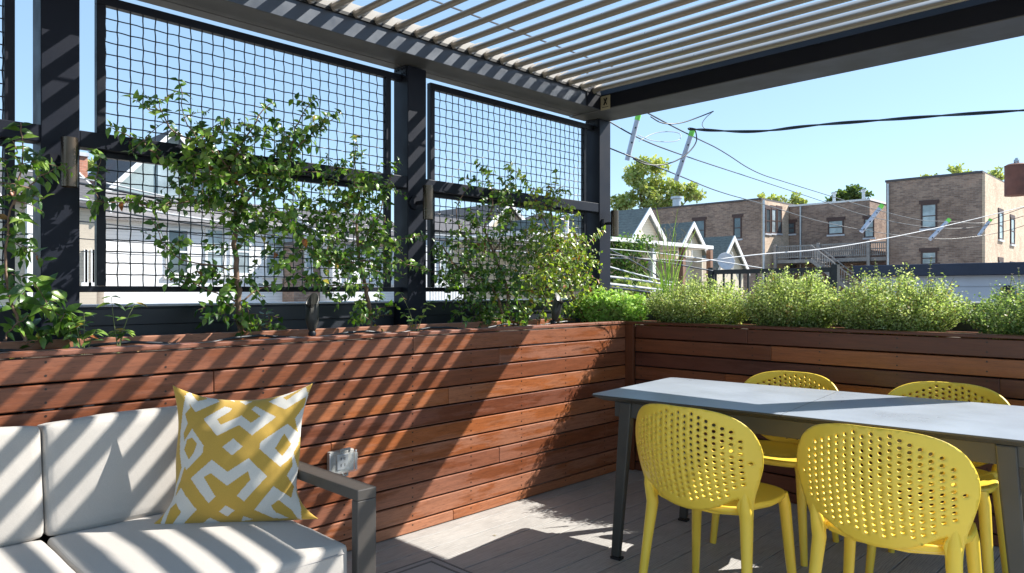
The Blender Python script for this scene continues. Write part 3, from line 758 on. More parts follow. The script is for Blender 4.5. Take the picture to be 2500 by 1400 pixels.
# ---------------------------------------------------------------- leaves
def leaf(mb, p, d, nrm, L_, w=.62, fold=.35, curl=.3, col=(.05, .12, .02), heart=True):
    """ovate leaf from p along d"""
    d = d.normalized(); s_ = d.cross(nrm)
    if s_.length < 1e-4: s_ = d.orthogonal()
    s_.normalize(); n = s_.cross(d)
    W_ = L_*w*.5
    st = [(0, .0), (.12, .62), (.38, 1.0), (.68, .66), (1.0, 0)] if heart else [(0, 0), (.2, .6), (.5, 1.0), (.78, .62), (1, 0)]
    mid = []; lf = []; rt_ = []
    for t_, w_ in st:
        c = p+d*(L_*t_)-n*(curl*L_*t_*t_); mid.append(c)
        lf.append(c+s_*(W_*w_)+n*(fold*W_*w_)); rt_.append(c-s_*(W_*w_)+n*(fold*W_*w_))
    vs = mid+lf[1:4]+rt_[1:4]
    fs = [(0, 5, 1), (1, 5, 6, 2), (2, 6, 7, 3), (3, 7, 4), (0, 1, 8), (1, 2, 9, 8), (2, 3, 10, 9), (3, 4, 10)]
    mb.add(vs, fs, col, True)
GREENS = [(.042, .098, .020), (.070, .14, .026), (.10, .185, .034), (.14, .235, .042), (.045, .10, .035), (.19, .28, .06)]
def gcol(rr, light=0, odd=.03):
    if rr.random() < odd: return rr.choice([(.38, .27, .034), (.30, .10, .04), (.22, .12, .05), (.45, .38, .06)])
    c = rr.choice(GREENS); k = rr.uniform(.85, 1.5)*(1+light)
    return (c[0]*k*(1+light*.6), c[1]*k, c[2]*k)
def rdir(rr, up=0): 
    v = Vector((rr.gauss(0, 1), rr.gauss(0, 1), rr.gauss(0, 1)+up)); return v.normalized()
def vine(label, stems, blobs, seed, size=.036, xp=-.5, light=0, name='climbing_shrub', cat='shrub', odd=.012, group='climbing shrubs on the wire trellis', twigs=True, w=.68):
    rr = random.Random(seed); fo = MB(); st = MB(); allp = []
    for pts, r0, r1 in stems:
        P3 = []
        for q in pts:
            x = xp if len(q) < 3 else q[2]; P3.append(atx(q[0], q[1], x))
        if P3[0].z < PZ: P3[0].z = PZ-.06
        sm = [Vector(P3[0])]
        q = smoothpoly([tuple(p) for p in P3], 2); q = [p+Vector((rr.uniform(-.008, .008), rr.uniform(-.006, .006), rr.uniform(-.006, .006))) if 0 < i < len(q)-1 else p for i, p in enumerate(q)]
        m = len(q); st.tube(q, [r0+(r1-r0)*i/(m-1) for i in range(m)], 6); allp += [(p, r0+(r1-r0)*i/(m-1)) for i, p in enumerate(q)]
        if r1 < .0025:   # leafy tip shoots
            for i in range(m-1):
                seg = q[i+1]-q[i]
                nl = max(1, int(seg.length/(size*.55)))
                if i < m*.25: continue
                for k in range(nl):
                    if rr.random() < .25: continue
                    p = q[i]+seg*(k/nl)
                    for s_ in (-1, 1):
                        dd = (seg.normalized()*.5+seg.normalized().cross(Vector((1, 0, .2)))*s_+Vector((rr.uniform(-.2, .6), 0, -.35))).normalized()
                        leaf(fo, p, dd, Vector((rr.uniform(.3, 1), rr.uniform(-.5, .5), rr.uniform(.2, 1))), size*rr.uniform(.7, 1.15), w, rr.uniform(.2, .6), rr.uniform(.2, .7), gcol(rr, light, odd))
    for bl in blobs:
        cx_, cy_, rx, ry, cnt = bl[:5]; sz = bl[5] if len(bl) > 5 else size
        cnt = int(cnt*(1.15 if seed == 21 else 1.2 if seed == 22 else 1.7 if cnt > 60 else 1.25))
        # twigs inside each blob, leaves along them
        nt = max(1, cnt//9); made = 0
        while made < cnt:
            for _ in range(30):
                a, b = rr.uniform(-1, 1), rr.uniform(-1, 1)
                if a*a+b*b < 1: break
            x = xp+rr.gauss(.02, .06); x = max(-.62, min(-.2, x))
            p = atx(cx_+a*rx, cy_+b*ry, x)
            if p.z < PZ-.02: p.z = PZ
            d = Vector((rr.gauss(0, .5), rr.gauss(0, .8), rr.gauss(.35, .6))).normalized(); ln = rr.uniform(.06, .15)
            k = rr.randint(5, 11); q = []
            for i in range(k):
                f = i/(k-1); q.append(p+d*ln*f+Vector((0, 0, -.03*f*f)))
            if twigs: st.tube([q[0], q[k//2], q[-1]], [.0022, .0016, .0008], 4, cap=False)
            for i in range(k):
                t_ = d.cross(Vector((rr.uniform(-1, 1), rr.uniform(-1, 1), .3))).normalized()*(1 if i % 2 else -1)
                dd = (d*.4+t_+Vector((.15, 0, -.35))).normalized()
                nn = Vector((rr.uniform(-.1, 1), rr.uniform(-.8, .8), rr.uniform(0, 1.2)))
                leaf(fo, q[i], dd, nn, sz*rr.choice([.55, .75, .9, 1, 1.15]), w, rr.uniform(.1, .6), rr.uniform(.0, .6), gcol(rr, light, odd)); made += 1
    base = stems[0][0][0]; b = atx(base[0], base[1], xp); b.z = PZ-.05
    T = empty(name, label, cat, b, group=group)
    P(st.build('stem', M['bark']), T); P(fo.build('foliage', M['leaf']), T); return T
vine('largest climbing shrub with a broad dark crown spread over the widest trellis panel',
 [([(590, 815), (583, 740), (580, 660), (572, 590), (575, 520)], .016, .010), ([(575, 530), (600, 470), (560, 410), (500, 360), (450, 300), (437, 190)], .008, .0012),
  ([(575, 520), (640, 450), (700, 390), (760, 330), (835, 275)], .008, .0012), ([(575, 520), (520, 490), (430, 495), (340, 500), (215, 490)], .007, .0012),
  ([(560, 410), (600, 340), (640, 270), (665, 250)], .006, .0012), ([(500, 360), (430, 330), (395, 280), (385, 240)], .005, .0012), ([(560, 450), (460, 420), (380, 380), (330, 335), (262, 310)], .007, .0012),
  ([(700, 390), (720, 320), (740, 270), (775, 240)], .005, .0012), ([(580, 660), (520, 650), (450, 640), (400, 600), (370, 530)], .005, .0012), ([(583, 740), (540, 720), (470, 690), (400, 650)], .005, .0012), ([(583, 740), (640, 700), (700, 690), (720, 680)], .005, .0012),
  ([(586, 800), (640, 790), (690, 805)], .004, .001), ([(240, 500), (228, 450), (245, 400), (240, 375)], .0022, .001)],
 [(600, 415, 150, 60, 520), (580, 480, 130, 65, 420), (490, 385, 120, 45, 170), (700, 370, 105, 60, 220), (450, 495, 150, 22, 90), (560, 320, 75, 40, 60), (745, 290, 45, 40, 34), (440, 250, 18, 50, 10), (385, 290, 28, 40, 20),
  (330, 340, 45, 25, 20), (235, 480, 30, 45, 12), (700, 540, 80, 60, 200), (570, 580, 40, 40, 60), (600, 680, 100, 30, 80), (470, 685, 60, 18, 30), (395, 600, 25, 60, 24), (580, 765, 42, 45, 110), (660, 790, 45, 18, 22), (690, 620, 50, 50, 60)], 21, .041)
vine('dense upright climbing shrub just left of the middle post',
 [([(905, 812), (900, 750), (890, 700), (880, 640), (870, 560)], .015, .008), ([(870, 560), (880, 480), (865, 400), (868, 330)], .007, .0012), ([(880, 600), (930, 520), (950, 440), (975, 390)], .006, .0012),
  ([(880, 640), (800, 640), (740, 600), (720, 540)], .006, .0012), ([(890, 700), (820, 700), (740, 690)], .006, .0012), ([(880, 640), (930, 600), (1000, 580), (1040, 575)], .004, .001), ([(880, 640), (950, 640), (1010, 650), (1060, 665)], .004, .001)],
 [(870, 560, 85, 100, 520), (870, 450, 55, 65, 200), (862, 370, 18, 40, 20), (945, 440, 28, 45, 44), (925, 620, 50, 60, 170), (830, 670, 85, 55, 280), (895, 760, 45, 40, 110), (775, 560, 55, 90, 150), (800, 480, 40, 40, 60)], 22, .037)
vine('climbing shrub just right of the middle post, forking low into two bare limbs',
 [([(1230, 800), (1225, 740), (1190, 690), (1120, 660), (1080, 600)], .013, .004), ([(1245, 800), (1240, 740), (1232, 680), (1205, 620), (1180, 560)], .015, .006), ([(1180, 560), (1205, 500), (1200, 450), (1160, 390)], .006, .0012),
  ([(1205, 620), (1150, 600), (1120, 560), (1110, 500), (1150, 450)], .006, .0012), ([(1205, 620), (1240, 560), (1250, 480), (1235, 400)], .006, .0012), ([(1190, 690), (1130, 650), (1075, 640), (1062, 590)], .004, .001)],
 [(1150, 610, 60, 70, 180), (1210, 560, 55, 80, 190), (1200, 470, 30, 50, 50), (1245, 500, 32, 55, 90), (1140, 690, 55, 48, 210), (1205, 715, 75, 60, 340), (1230, 780, 70, 22, 120), (1085, 640, 22, 55, 40), (1270, 620, 35, 60, 120), (1155, 760, 40, 30, 80)], 23, .035)
vine('yellowish green climbing shrub leaning on the trellis beside the corner post',
 [([(1425, 790), (1405, 740), (1385, 690), (1380, 640), (1350, 580)], .014, .006), ([(1350, 580), (1345, 500), (1360, 440), (1358, 410)], .006, .0012), ([(1350, 580), (1310, 500), (1290, 450), (1240, 400)], .006, .0012), ([(1385, 690), (1420, 620), (1445, 580), (1475, 560)], .004, .0012), ([(1380, 640), (1320, 650), (1290, 690)], .005, .0012)],
 [(1355, 560, 55, 75, 280, .035), (1385, 640, 58, 70, 380, .035), (1325, 660, 58, 65, 300, .035), (1350, 470, 20, 35, 30), (1290, 490, 30, 45, 60), (1425, 690, 42, 60, 220, .034), (1400, 765, 40, 28, 90, .034), (1320, 730, 50, 40, 120)], 24, .038, light=.55, odd=.08, xp=-.45)
vine('climbing plant with large leaves spilling over the planter at the left edge',
 [([(60, 835), (40, 780), (20, 700), (15, 600), (30, 500), (60, 400), (50, 300)], .007, .002), ([(20, 700), (80, 740), (130, 760), (200, 800)], .004, .002), ([(30, 500), (70, 460), (110, 420), (160, 400)], .004, .001), ([(10, 830), (40, 790), (80, 765)], .004, .002)],
 [(50, 400, 45, 40, 60, .040), (30, 470, 60, 30, 40, .04), (35, 560, 45, 70, 34, .055), (15, 690, 30, 60, 20, .07), (90, 765, 90, 45, 50, .075), (140, 790, 50, 30, 26, .06)], 25, .05, xp=-.36, w=.5)
def seedling(label, px, seed, stems, size, cat='plant', w=.5, light=.2):
    rr = random.Random(seed); fo = MB(); st = MB(); xp = -.3
    for pts in stems:
        q = [atx(a, b, xp) for a, b in pts]
        if q[0].z > PZ-.05: q[0].z = PZ-.05
        q = smoothpoly([tuple(p) for p in q], 1); st.tube(q, [.0028+(.001-.0028)*i/(len(q)-1) for i in range(len(q))], 5)
        for i in range(2, len(q)):
            for s_ in (-1, 1):
                dd = Vector((rr.uniform(-.3, .6), s_*.9, rr.uniform(-.3, .5))); leaf(fo, q[i], dd, Vector((.5, 0, 1)), size*rr.uniform(.6, 1.2), w, .3, rr.uniform(.2, .6), gcol(rr, light, .1), False)
    b = atx(px, 830, xp); b.z = PZ-.05
    T = empty('seedling', label, cat, b, group='small plants on the planter soil'); P(st.build('stem', M['stem']), T); P(fo.build('foliage', M['leaf']), T)
seedling('small bright green seedling in the soil beside the leftmost visible post', 205, 31, [[(205, 840), (206, 800), (205, 765)], [(200, 840), (190, 810), (185, 790)], [(210, 840), (225, 820), (235, 805)]], .045)
seedling('thin stemmed seedling with drooping leaves below the widest trellis panel', 285, 32, [[(290, 832), (278, 790), (272, 725)], [(285, 832), (305, 790), (330, 740)], [(288, 835), (300, 815), (312, 810)]], .05, w=.4)
seedling('sparse weed growing at the foot of the middle post', 1010, 33, [[(1010, 806), (1005, 770), (978, 715)], [(1015, 806), (1035, 760), (1050, 740)], [(1005, 806), (1000, 780), (985, 765)], [(1012, 806), (1015, 785), (1022, 775)]], .038, w=.6)
# ---------------------------------------------------------------- herb bushes in the far planter
def bush(label, x0, x1, y0, y1, h, seed, n, leafs=.0135, colr=((.40, .50, .17), (.54, .62, .27), (.66, .72, .38), (.22, .31, .09)), spikes=0, dome=3.0, name='herb_bush', group='herb bushes in the far planter', lper=26):
    rr = random.Random(seed); fo = MB(); st = MB(); cx_, cy_ = (x0+x1)/2, (y0+y1)/2; rx, ry = (x1-x0)/2, (y1-y0)/2
    for i in range(n):
        while 1:
            a, b = rr.uniform(-1, 1), rr.uniform(-1, 1)
            if a*a+b*b < 1: break
        rad = math.sqrt(a*a+b*b)
        top = PZ+h*(1-rad**dome*.55)*(.80+.42*noise.noise((a*3.6+seed, b*3.6, seed))+.32*rr.random()**2)
        bx_, by_ = cx_+a*rx*.55, cy_+b*ry*.55; tx, ty = cx_+a*rx*1.04, cy_+b*ry*1.05
        if tx < -.72: tx = -.72
        zz0 = PZ-.04; mid = Vector((bx_*.5+tx*.5, by_*.5+ty*.5, zz0+(top-zz0)*.5))
        q = [Vector((bx_, by_, zz0)), mid+Vector((rr.uniform(-.02, .02), rr.uniform(-.02, .02), 0)), Vector((tx+rr.uniform(-.02, .02), ty+rr.uniform(-.02, .02), top))]
        if by_ < .07: 
            for k in (1, 2): q[k].y = max(q[k].y, -.01)
        if i % 3 == 0: st.tube(q, [.0022, .0016, .0008], 4, cap=False)
        lf_ = lper+rr.randint(-4, 4); tone = rr.uniform(.72, 1.25); dry = rr.random() < .04
        for k in range(lf_):
            f = .12+.9*k/lf_; f = min(f, 1)
            p = q[0]*((1-f)**2)+q[1]*(2*f*(1-f))+q[2]*(f*f)
            p = p+Vector((rr.gauss(0, .012), rr.gauss(0, .012), rr.gauss(0, .008)))
            c = rr.choice(colr); kk = rr.uniform(.85, 1.15)*tone
            if dry or rr.random() < .03: c = (.35, .27, .10)
            c = (c[0]*kk, c[1]*kk, c[2]*kk); L_ = leafs*rr.uniform(.7, 1.4)
            d = Vector((rr.gauss(0, 1), rr.gauss(0, 1), rr.gauss(.3, .6))).normalized(); s2 = d.cross(rdir(rr)).normalized()*L_*.36
            e = p+d*L_; m_ = p+d*L_*.5
            fo.add([p, m_+s2+Vector((0, 0, .001)), e, m_-s2], [(0, 1, 2, 3)], c, False)
    sp_ = MB()
    for i in range(spikes):
        x = rr.uniform(x0+.05, x1-.05); y = rr.uniform(y0, y1); z = PZ+h*.75; hh = rr.uniform(.06, .13)
        q = [Vector((x, y, z-.1)), Vector((x+rr.uniform(-.01, .01), y, z+h*.2)), Vector((x+rr.uniform(-.02, .02), y, z+h*.2+hh))]; st.tube(q, .0018, 4)
        for k in range(7):
            p = q[1].lerp(q[2], k/6)
            for s_ in range(4):
                a = s_*1.57+k; d = Vector((math.cos(a), math.sin(a), .2)); L_ = .015*(1.1-k*.09); s2 = d.cross(Vector((0, 0, 1)))*L_*.35
                fo.add([p, p+d*L_*.5+s2, p+d*L_, p+d*L_*.5-s2], [(0, 1, 2, 3)], (.42, .52, .2) if (k % 3) else (.5, .42, .6))
    T = empty(name, label, 'shrub', (cx_, cy_, PZ-.05), group=group); P(st.build('stem', M['stem']), T); P(fo.build('foliage', M['herb']), T)
bush('fluffy pale green herb bush closest to the tall grass clump', .0, .82, .0, .56, .275, 41, 900, lper=30)
bush('fluffy pale green herb bush left of the middle of the far planter', .74, 1.38, .0, .56, .305, 42, 900, spikes=2, lper=30)
bush('widest fluffy herb bush in the far planter, with small flower spikes', 1.27, 2.02, .0, .56, .28, 43, 950, spikes=5, lper=30)
bush('fluffy herb bush cut by the right edge of the photo', 1.98, 2.65, .0, .52, .225, 44, 560, colr=((.17, .27, .08), (.27, .38, .13), (.40, .5, .2)), spikes=6, lper=28)
bush('low bright green mint filling the corner of the planters', -.55, .06, -.15, .42, .21, 45, 480, leafs=.028, colr=((.26, .46, .09), (.40, .60, .15), (.54, .70, .24)), name='mint_plant', group='mint', lper=16)
# tall grass
rr = random.Random(5); gb = aty(1630, 780, .22); T = empty('ornamental_grass', 'tall feathery ornamental grass clump rising above the corner bushes', 'grass', (gb.x, .22, PZ-.05)); fo = MB(); st = MB()
tips = [(1600, 500), (1655, 510), (1625, 560), (1590, 580), (1680, 570), (1640, 600), (1545, 640), (1612, 620), (1665, 630), (1570, 600), (1700, 560), (1605, 540), (1630, 640), (1650, 560), (1530, 660), (1690, 640), (1590, 660), (1620, 600), (1640, 640), (1610, 660), (1600, 600), (1655, 600), (1583, 620)]
for i, (tx, ty) in enumerate(tips):
    y = .22+rr.uniform(-.05, .05); e = aty(tx, ty, y); b = Vector((gb.x+rr.uniform(-.04, .04), y, PZ-.05)); m_ = b.lerp(e, .55); m_.x += (b.x-e.x)*.35*rr.random(); m_.z += .03
    q = smoothpoly([tuple(b), tuple(m_), tuple(e)], 2); mlen = len(q)
    for k in range(mlen-1):
        w0 = .006*(1-k/(mlen-1))**.5; w1 = .006*(1-(k+1)/(mlen-1))**.5 if k < mlen-2 else .0003; a = RV*.8+FV*rr.uniform(-.5, .5)
        fo.add([q[k]-a*w0, q[k]+a*w0, q[k+1]+a*w1, q[k+1]-a*w1], [(0, 1, 2, 3)], rr.choice([(.25, .42, .08), (.18, .34, .06), (.33, .48, .12)]))
    if i < 8 or i in (11, 13):
        for k in range(14):
            f = .55+.45*k/14; p = q[int(f*(mlen-1))]; d = (RV*rr.uniform(-.8, .8)+Vector((0, 0, .7))+FV*rr.uniform(-.3, .3))*rr.uniform(.03, .10)
            st.tube([p, p+d*.6, p+d+RV*rr.uniform(-.02, .02)], [.0008, .0007, .0012], 3, col=(.4, .3, .15))
P(fo.build('blades', M['herb']), T); P(st.build('seed_heads', plain('seed_head', (.42, .33, .18), .8)), T)

exec_background = True
# ================================================================= BACKGROUND
GZ = -3.05
def windowp(par, face, c, a, z, w, h, frame='winframe', glass='glass', sash=True, lintel=None):
    """window on a plane: face 'x' (x=c, spans y) or 'y' (y=c, facing -y, spans x)"""
    def bx(mb, a0, a1, z0, z1, d0, d1):
        if face == 'x': mb.box(c+d0, c+d1, a0, a1, z0, z1)
        else: mb.box(a0, a1, c-d1, c-d0, z0, z1)
    f = MB(); t_ = .09
    bx(f, a, a+t_, z, z+h, .005, .07); bx(f, a+w-t_, a+w, z, z+h, .005, .07); bx(f, a+t_+.001, a+w-t_-.001, z+h-t_, z+h, .005, .07); bx(f, a+t_+.001, a+w-t_-.001, z, z+t_, .005, .07)
    if sash: bx(f, a+t_+.001, a+w-t_-.001, z+h*.5-.03, z+h*.5+.03, .005, .06)
    if lintel: bx(f, a-.12, a+w+.12, z+h+.001, z+h+.22, .003, .05)
    o = f.build('window', M[frame]); P(o, par)
    sl = MB(); bx(sl, a-.08, a+w+.08, z-.13, z-.002, .003, .10); sl.build('sill', M['coping'] if frame != 'white_paint' else M['white_paint'], o)
    g = MB(); bx(g, a+t_+.002, a+w-t_-.002, z+t_+.002, z+h-t_-.002, .006, .034); g2 = g.build('pane', M[glass], o)
    return o
def building(name, label, x0, x1, y0, y1, z1, wall, roof='flat', roofmat='darkroof', ridge='x', rh=1.5, over=.25, trim=None, cat='building', group=None, gablemat=None):
    T = empty(name, label, cat, ((x0+x1)/2, (y0+y1)/2, GZ), group=group)
    mb = MB(); mb.box(x0, x1, y0, y1, GZ, z1)
    if roof == 'gable':
        if ridge == 'x': ym = (y0+y1)/2; tri = [(y0, z1+.001), (y1, z1+.001), (ym, z1+rh)]; mb.prism(tri, x0, x1, 'x')
        else: xm = (x0+x1)/2; tri = [(x0, z1+.001), (x1, z1+.001), (xm, z1+rh)]; mb.prism(tri, y0, y1, 'y')
    P(mb.build('wall', M[wall]), T)
    if roof == 'gable':
        r = MB(); tr = MB(); th = .12
        lo_, hi_ = (y0, y1) if ridge == 'x' else (x0, x1); m_ = (lo_+hi_)/2; sl = rh/(m_-lo_)
        ax = 'x' if ridge == 'x' else 'y'; a0, a1 = (x0, x1) if ridge == 'x' else (y0, y1)
        for s_ in (-1, 1):
            e = m_+s_*(m_-lo_+over); ez = z1-over*sl
            r.prism([(m_, z1+rh+.02), (e, ez+.02), (e, ez+.02+th), (m_, z1+rh+.02+th)], a0-over, a1+over, ax)
            tr = MB()
            tr.prism([(m_, z1+rh-.10), (e, ez-.12), (e, ez+.03+th), (m_, z1+rh+.03+th)], a1+over+.002, a1+over+.06, ax)
            if ridge == 'y': P(tr.build('rake_trim', M[trim or 'white_paint']), T); tr = MB(); tr.prism([(m_, z1+rh-.10), (e, ez-.12), (e, ez+.03+th), (m_, z1+rh+.03+th)], a0-over-.06, a0-over-.002, ax)
            P(tr.build('rake_trim', M[trim or 'white_paint']), T)
        P(r.build('roof', M[roofmat]), T)
    elif roof == 'flat':
        r = MB(); r.box(x0-.05, x1+.05, y0-.05, y1+.05, z1+.001, z1+.14); P(r.build('roof', M[trim or 'darkroof']), T)
    elif roof == 'hip':
        r = MB(); o_ = over; m1, m2 = (x0+x1)/2, (y0+y1)/2
        if ridge == 'x': rl = ((x0+ (y1-y0)/2, m2), (x1-(y1-y0)/2, m2))
        else: rl = ((m1, y0+(x1-x0)/2), (m1, y1-(x1-x0)/2))
        vs = [(x0-o_, y0-o_, z1), (x1+o_, y0-o_, z1), (x1+o_, y1+o_, z1), (x0-o_, y1+o_, z1), (rl[0][0], rl[0][1], z1+rh), (rl[1][0], rl[1][1], z1+rh)]
        vs = [(a, b, c+.01) for a, b, c in vs]
        fs = [(0, 1, 5, 4), (1, 2, 5), (2, 3, 4, 5), (3, 0, 4), (3, 2, 1, 0)] if ridge == 'x' else [(0, 1, 4), (1, 2, 5, 4), (2, 3, 5), (3, 0, 4, 5), (3, 2, 1, 0)]
        r.add(vs, fs); P(r.build('roof', M[roofmat]), T)
    return T
# --- brick blocks straight ahead / right
YB = CAM.y+51
B1 = building('apartment_building', 'brown brick apartment block left of the timber balcony, behind the green roofed houses', -46, -21.3, YB, YB+16, 8.05, 'brick')
xa = lambda px, y: aty(px, 700, y).x
zt = lambda px, py, y: aty(px, py, y).z
for px0, px1, py0, py1, g in ((1693, 1722, 537, 588, 'glass'), (1791, 1811, 530, 583, 'glass')):
    windowp(B1, 'y', YB, xa(px0, YB), zt(px1, py1, YB), xa(px1, YB)-xa(px0, YB), zt(px0, py0, YB)-zt(px0, py1, YB), glass=g, lintel=True)
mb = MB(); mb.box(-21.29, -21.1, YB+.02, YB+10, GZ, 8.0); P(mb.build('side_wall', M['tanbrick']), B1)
for k in (1868, 1882, 1896):
    p = atx(k, 560, -21.1); windowp(B1, 'x', -21.1, p.y, p.z-.3, .8, 1.9, glass='paleglass' if k == 1882 else 'glass', lintel=True)
mb = MB(); mb.tube([(-21.05, YB-.1, GZ), (-21.05, YB-.1, 8)], .09, 8); P(mb.build('downpipe', M['galv']), B1)
mb = MB(); q = aty(1652, 490, YB+3); mb.cyl((q.x, q.y, 8.1), .35, 1.1, 12); mb.cyl((q.x, q.y, 9.2), .5, .2, 12); P(mb.build('vent_pipe', M['galv']), B1)
YR = YB+4.4
B2 = building('apartment_building', 'recessed brown brick block behind the timber balcony', -21.05, -15.1, YR, YR+12, 7.85, 'brick', trim='white_paint')
for px0, px1, py0, py1, g in ((2022, 2060, 537, 572, 'paleglass'), (1922, 1942, 543, 571, 'glass'), (2110, 2135, 533, 580, 'paleglass'), (2030, 2060, 630, 650, 'glass'), (1930, 1945, 635, 655, 'glass')):
    windowp(B2, 'y', YR, xa(px0, YR), zt(px1, py1, YR), xa(px1, YR)-xa(px0, YR), zt(px0, py0, YR)-zt(px0, py1, YR), glass=g, lintel=True)
mb = MB(); xx = xa(1954, YR-.1); mb.tube([(xx, YR-.1, GZ), (xx, YR-.1, 7.8)], .08, 8); xx = xa(2157, YR-.1); P(mb.build('downpipe', M['galv']), B2)
B3 = building('apartment_building', 'tall brown brick building at the right with a sunlit side wall', -15.6+2.951, -7.25, YB, YB+14, 8.42, 'brick')
B3x = -7.08
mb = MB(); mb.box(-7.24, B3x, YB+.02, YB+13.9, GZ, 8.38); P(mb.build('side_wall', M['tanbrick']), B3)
for px0, px1, py0, py1 in ((2249, 2288, 497, 557), (2249, 2288, 614, 647)):
    windowp(B3, 'y', YB, xa(px0, YB), zt(px1, py1, YB), xa(px1, YB)-xa(px0, YB), zt(px0, py0, YB)-zt(px0, py1, YB), glass='paleglass', lintel=True)
for px0, py0 in ((2437, 520), (2466, 535), (2437, 640), (2466, 650)):
    p = atx(px0, py0, B3x); q = atx(px0+16, py0, B3x); windowp(B3, 'x', B3x, p.y, p.z-1.7, 1.3, 1.8, glass='paleglass' if py0 < 600 else 'glass', lintel=True)
mb = MB(); mb.box(-9.9, -9.5, YB-.12, YB-.02, GZ, 3.0); P(mb.build('downpipe', M['winframe']), B3)
for T, xs in ((B2, (-18.6, -16.4)), (B3, (-11.4, -9.0))):
    for q_ in xs: mb = MB(); zb_ = 8.0 if T is B2 else 8.55; mb.cyl((q_, YB+7, zb_), .12, .9, 8); mb.cyl((q_, YB+7, zb_+.9), .2, .12, 8); P(mb.build('vent_pipe', M['galv']), T)
mb = MB(); mb.tube([(-12.5, YB-.09, GZ), (-12.5, YB-.09, 8.3)], .07, 8); P(mb.build('downpipe', M['galv']), B3)
# --- timber balcony with stairs
BA = empty('balcony', 'grey timber balcony with stairs in front of the recessed brick block', 'balcony', (-17.5, YB+2, GZ))
z1 = 3.55; mb = MB(); mb.box(-20.9, -12.7, YB+1.2, YR-.05, z1-.25, z1); P(mb.build('floor', M['greywood']), BA)
mb = MB(); mb.box(-20.9, -12.7, YB+1.2, YB+1.3, z1+.95, z1+1.05); mb.box(-20.9, -12.7, YB+1.2, YB+1.3, z1+.15, z1+.22); mb.box(-20.9, -12.7, YB+1.21, YB+1.29, z1+.55, z1+.62)
for i in range(60): x = -20.85+i*.137; mb.box(x, x+.05, YB+1.17, YB+1.198, z1+.1, z1+1.0)
P(mb.build('railing', M['greywood']), BA)
for x in (-20.8, -17.6, -14.2):
    mb = MB(); mb.box(x, x+.2, YB+1.0, YB+1.15, GZ, z1+1.15); P(mb.build('post', M['greywood']), BA)
mb = MB()
for i in range(15): mb.box(-17.4+i*.28, -17.1+i*.28, YB-.2, YB+.95, z1-.1-i*.24, z1-.04-i*.24)
for s_ in (YB-.25, YB+.96): mb.prism([(-17.5, z1-.3), (-17.5, z1), (-13.2, z1-3.5), (-13.2, z1-3.8)], s_, s_+.05, 'y'); mb.prism([(-17.5, z1+.85), (-17.5, z1+.95), (-13.2, z1-2.55), (-13.2, z1-2.65)], s_, s_+.05, 'y')
for i in range(26): x = -17.4+i*.165; zz = z1-(x+17.5)*.815; mb.box(x, x+.04, YB-.245, YB-.215, zz, zz+.9)
P(mb.build('stairs', M['greywood']), BA)
# --- green roofed houses (gables face +x)
def gable_house(label, ap, bl, br, x):
    A = atx(*ap, x); Lw = atx(*bl, x); Rw = atx(*br, x); hw = max(A.y-Lw.y, Rw.y-A.y); ze = A.z-1.15*hw
    T = building('house', label, x-9, x, A.y-hw*.92, A.y+hw*.92, ze+.1, 'cream', 'gable', 'greenroof', 'x', A.z-ze-.25, .22, group='green roofed houses')
    return T, A
h1, A1 = gable_house('tallest green roofed cream house, partly behind the corner post', (1575, 508), (1538, 574), (1600, 550), -15.05)
h2, A2 = gable_house('middle one of the green roofed cream houses, a gable behind the tall grass', (1683, 542), (1648, 597), (1712, 590), -14.9)
h3, A3 = gable_house('lowest green roofed cream house with a satellite dish, nearest the brick block', (1782, 576), (1748, 622), (1817, 627), -14.75)
for T, A in ((h2, A2), (h3, A3)):
    vs = []
    mb = MB(); mb.tube([(-14.6 if T is h3 else -14.8, A.y-.12+.18*math.cos(a), A.z-1.35+.5*math.sin(a)) for a in [i*.35-1.2 for i in range(9)]], .03, 5); P(mb.build('gable_ornament', M['white_paint']), T)
mb = MB(); p = atx(1530, 535, -18.5); mb.cyl((p.x, A1.y-1.3, p.z-1.2), .12, 1.5, 10); P(mb.build('vent_pipe', M['white_paint']), h1)
p = atx(1768, 642, -14.4); D_ = empty('satellite_dish', 'pale round satellite dish on the wall of the lowest green roofed house', 'satellite dish', p)
mb = MB(); vs = [(0, 0, 0)]; n = 16
for r_ in (.25, .45):
    for k in range(n): a = 2*math.pi*k/n; vs.append((.25*(r_/.45)**2, r_*math.cos(a), r_*math.sin(a)))
fs = [(0, 1+(k+1) % n, 1+k) for k in range(n)]+[(1+k, 1+(k+1) % n, 1+n+(k+1) % n, 1+n+k) for k in range(n)]
mb.add(vs, fs, None, True); o = mb.build('dish', M['coping'], D_); o.rotation_euler = (0, R(-15), R(-40)); sd = o.modifiers.new('s', 'SOLIDIFY'); sd.thickness = .02
mb = MB(); mb.tube([(0, 0, -.1), (-.3, .1, -.2)], .03, 6); mb.tube([(0, 0, -.4), (.6, -.4, -.35)], .02, 6); mb.build('bracket', M['galv'], D_)
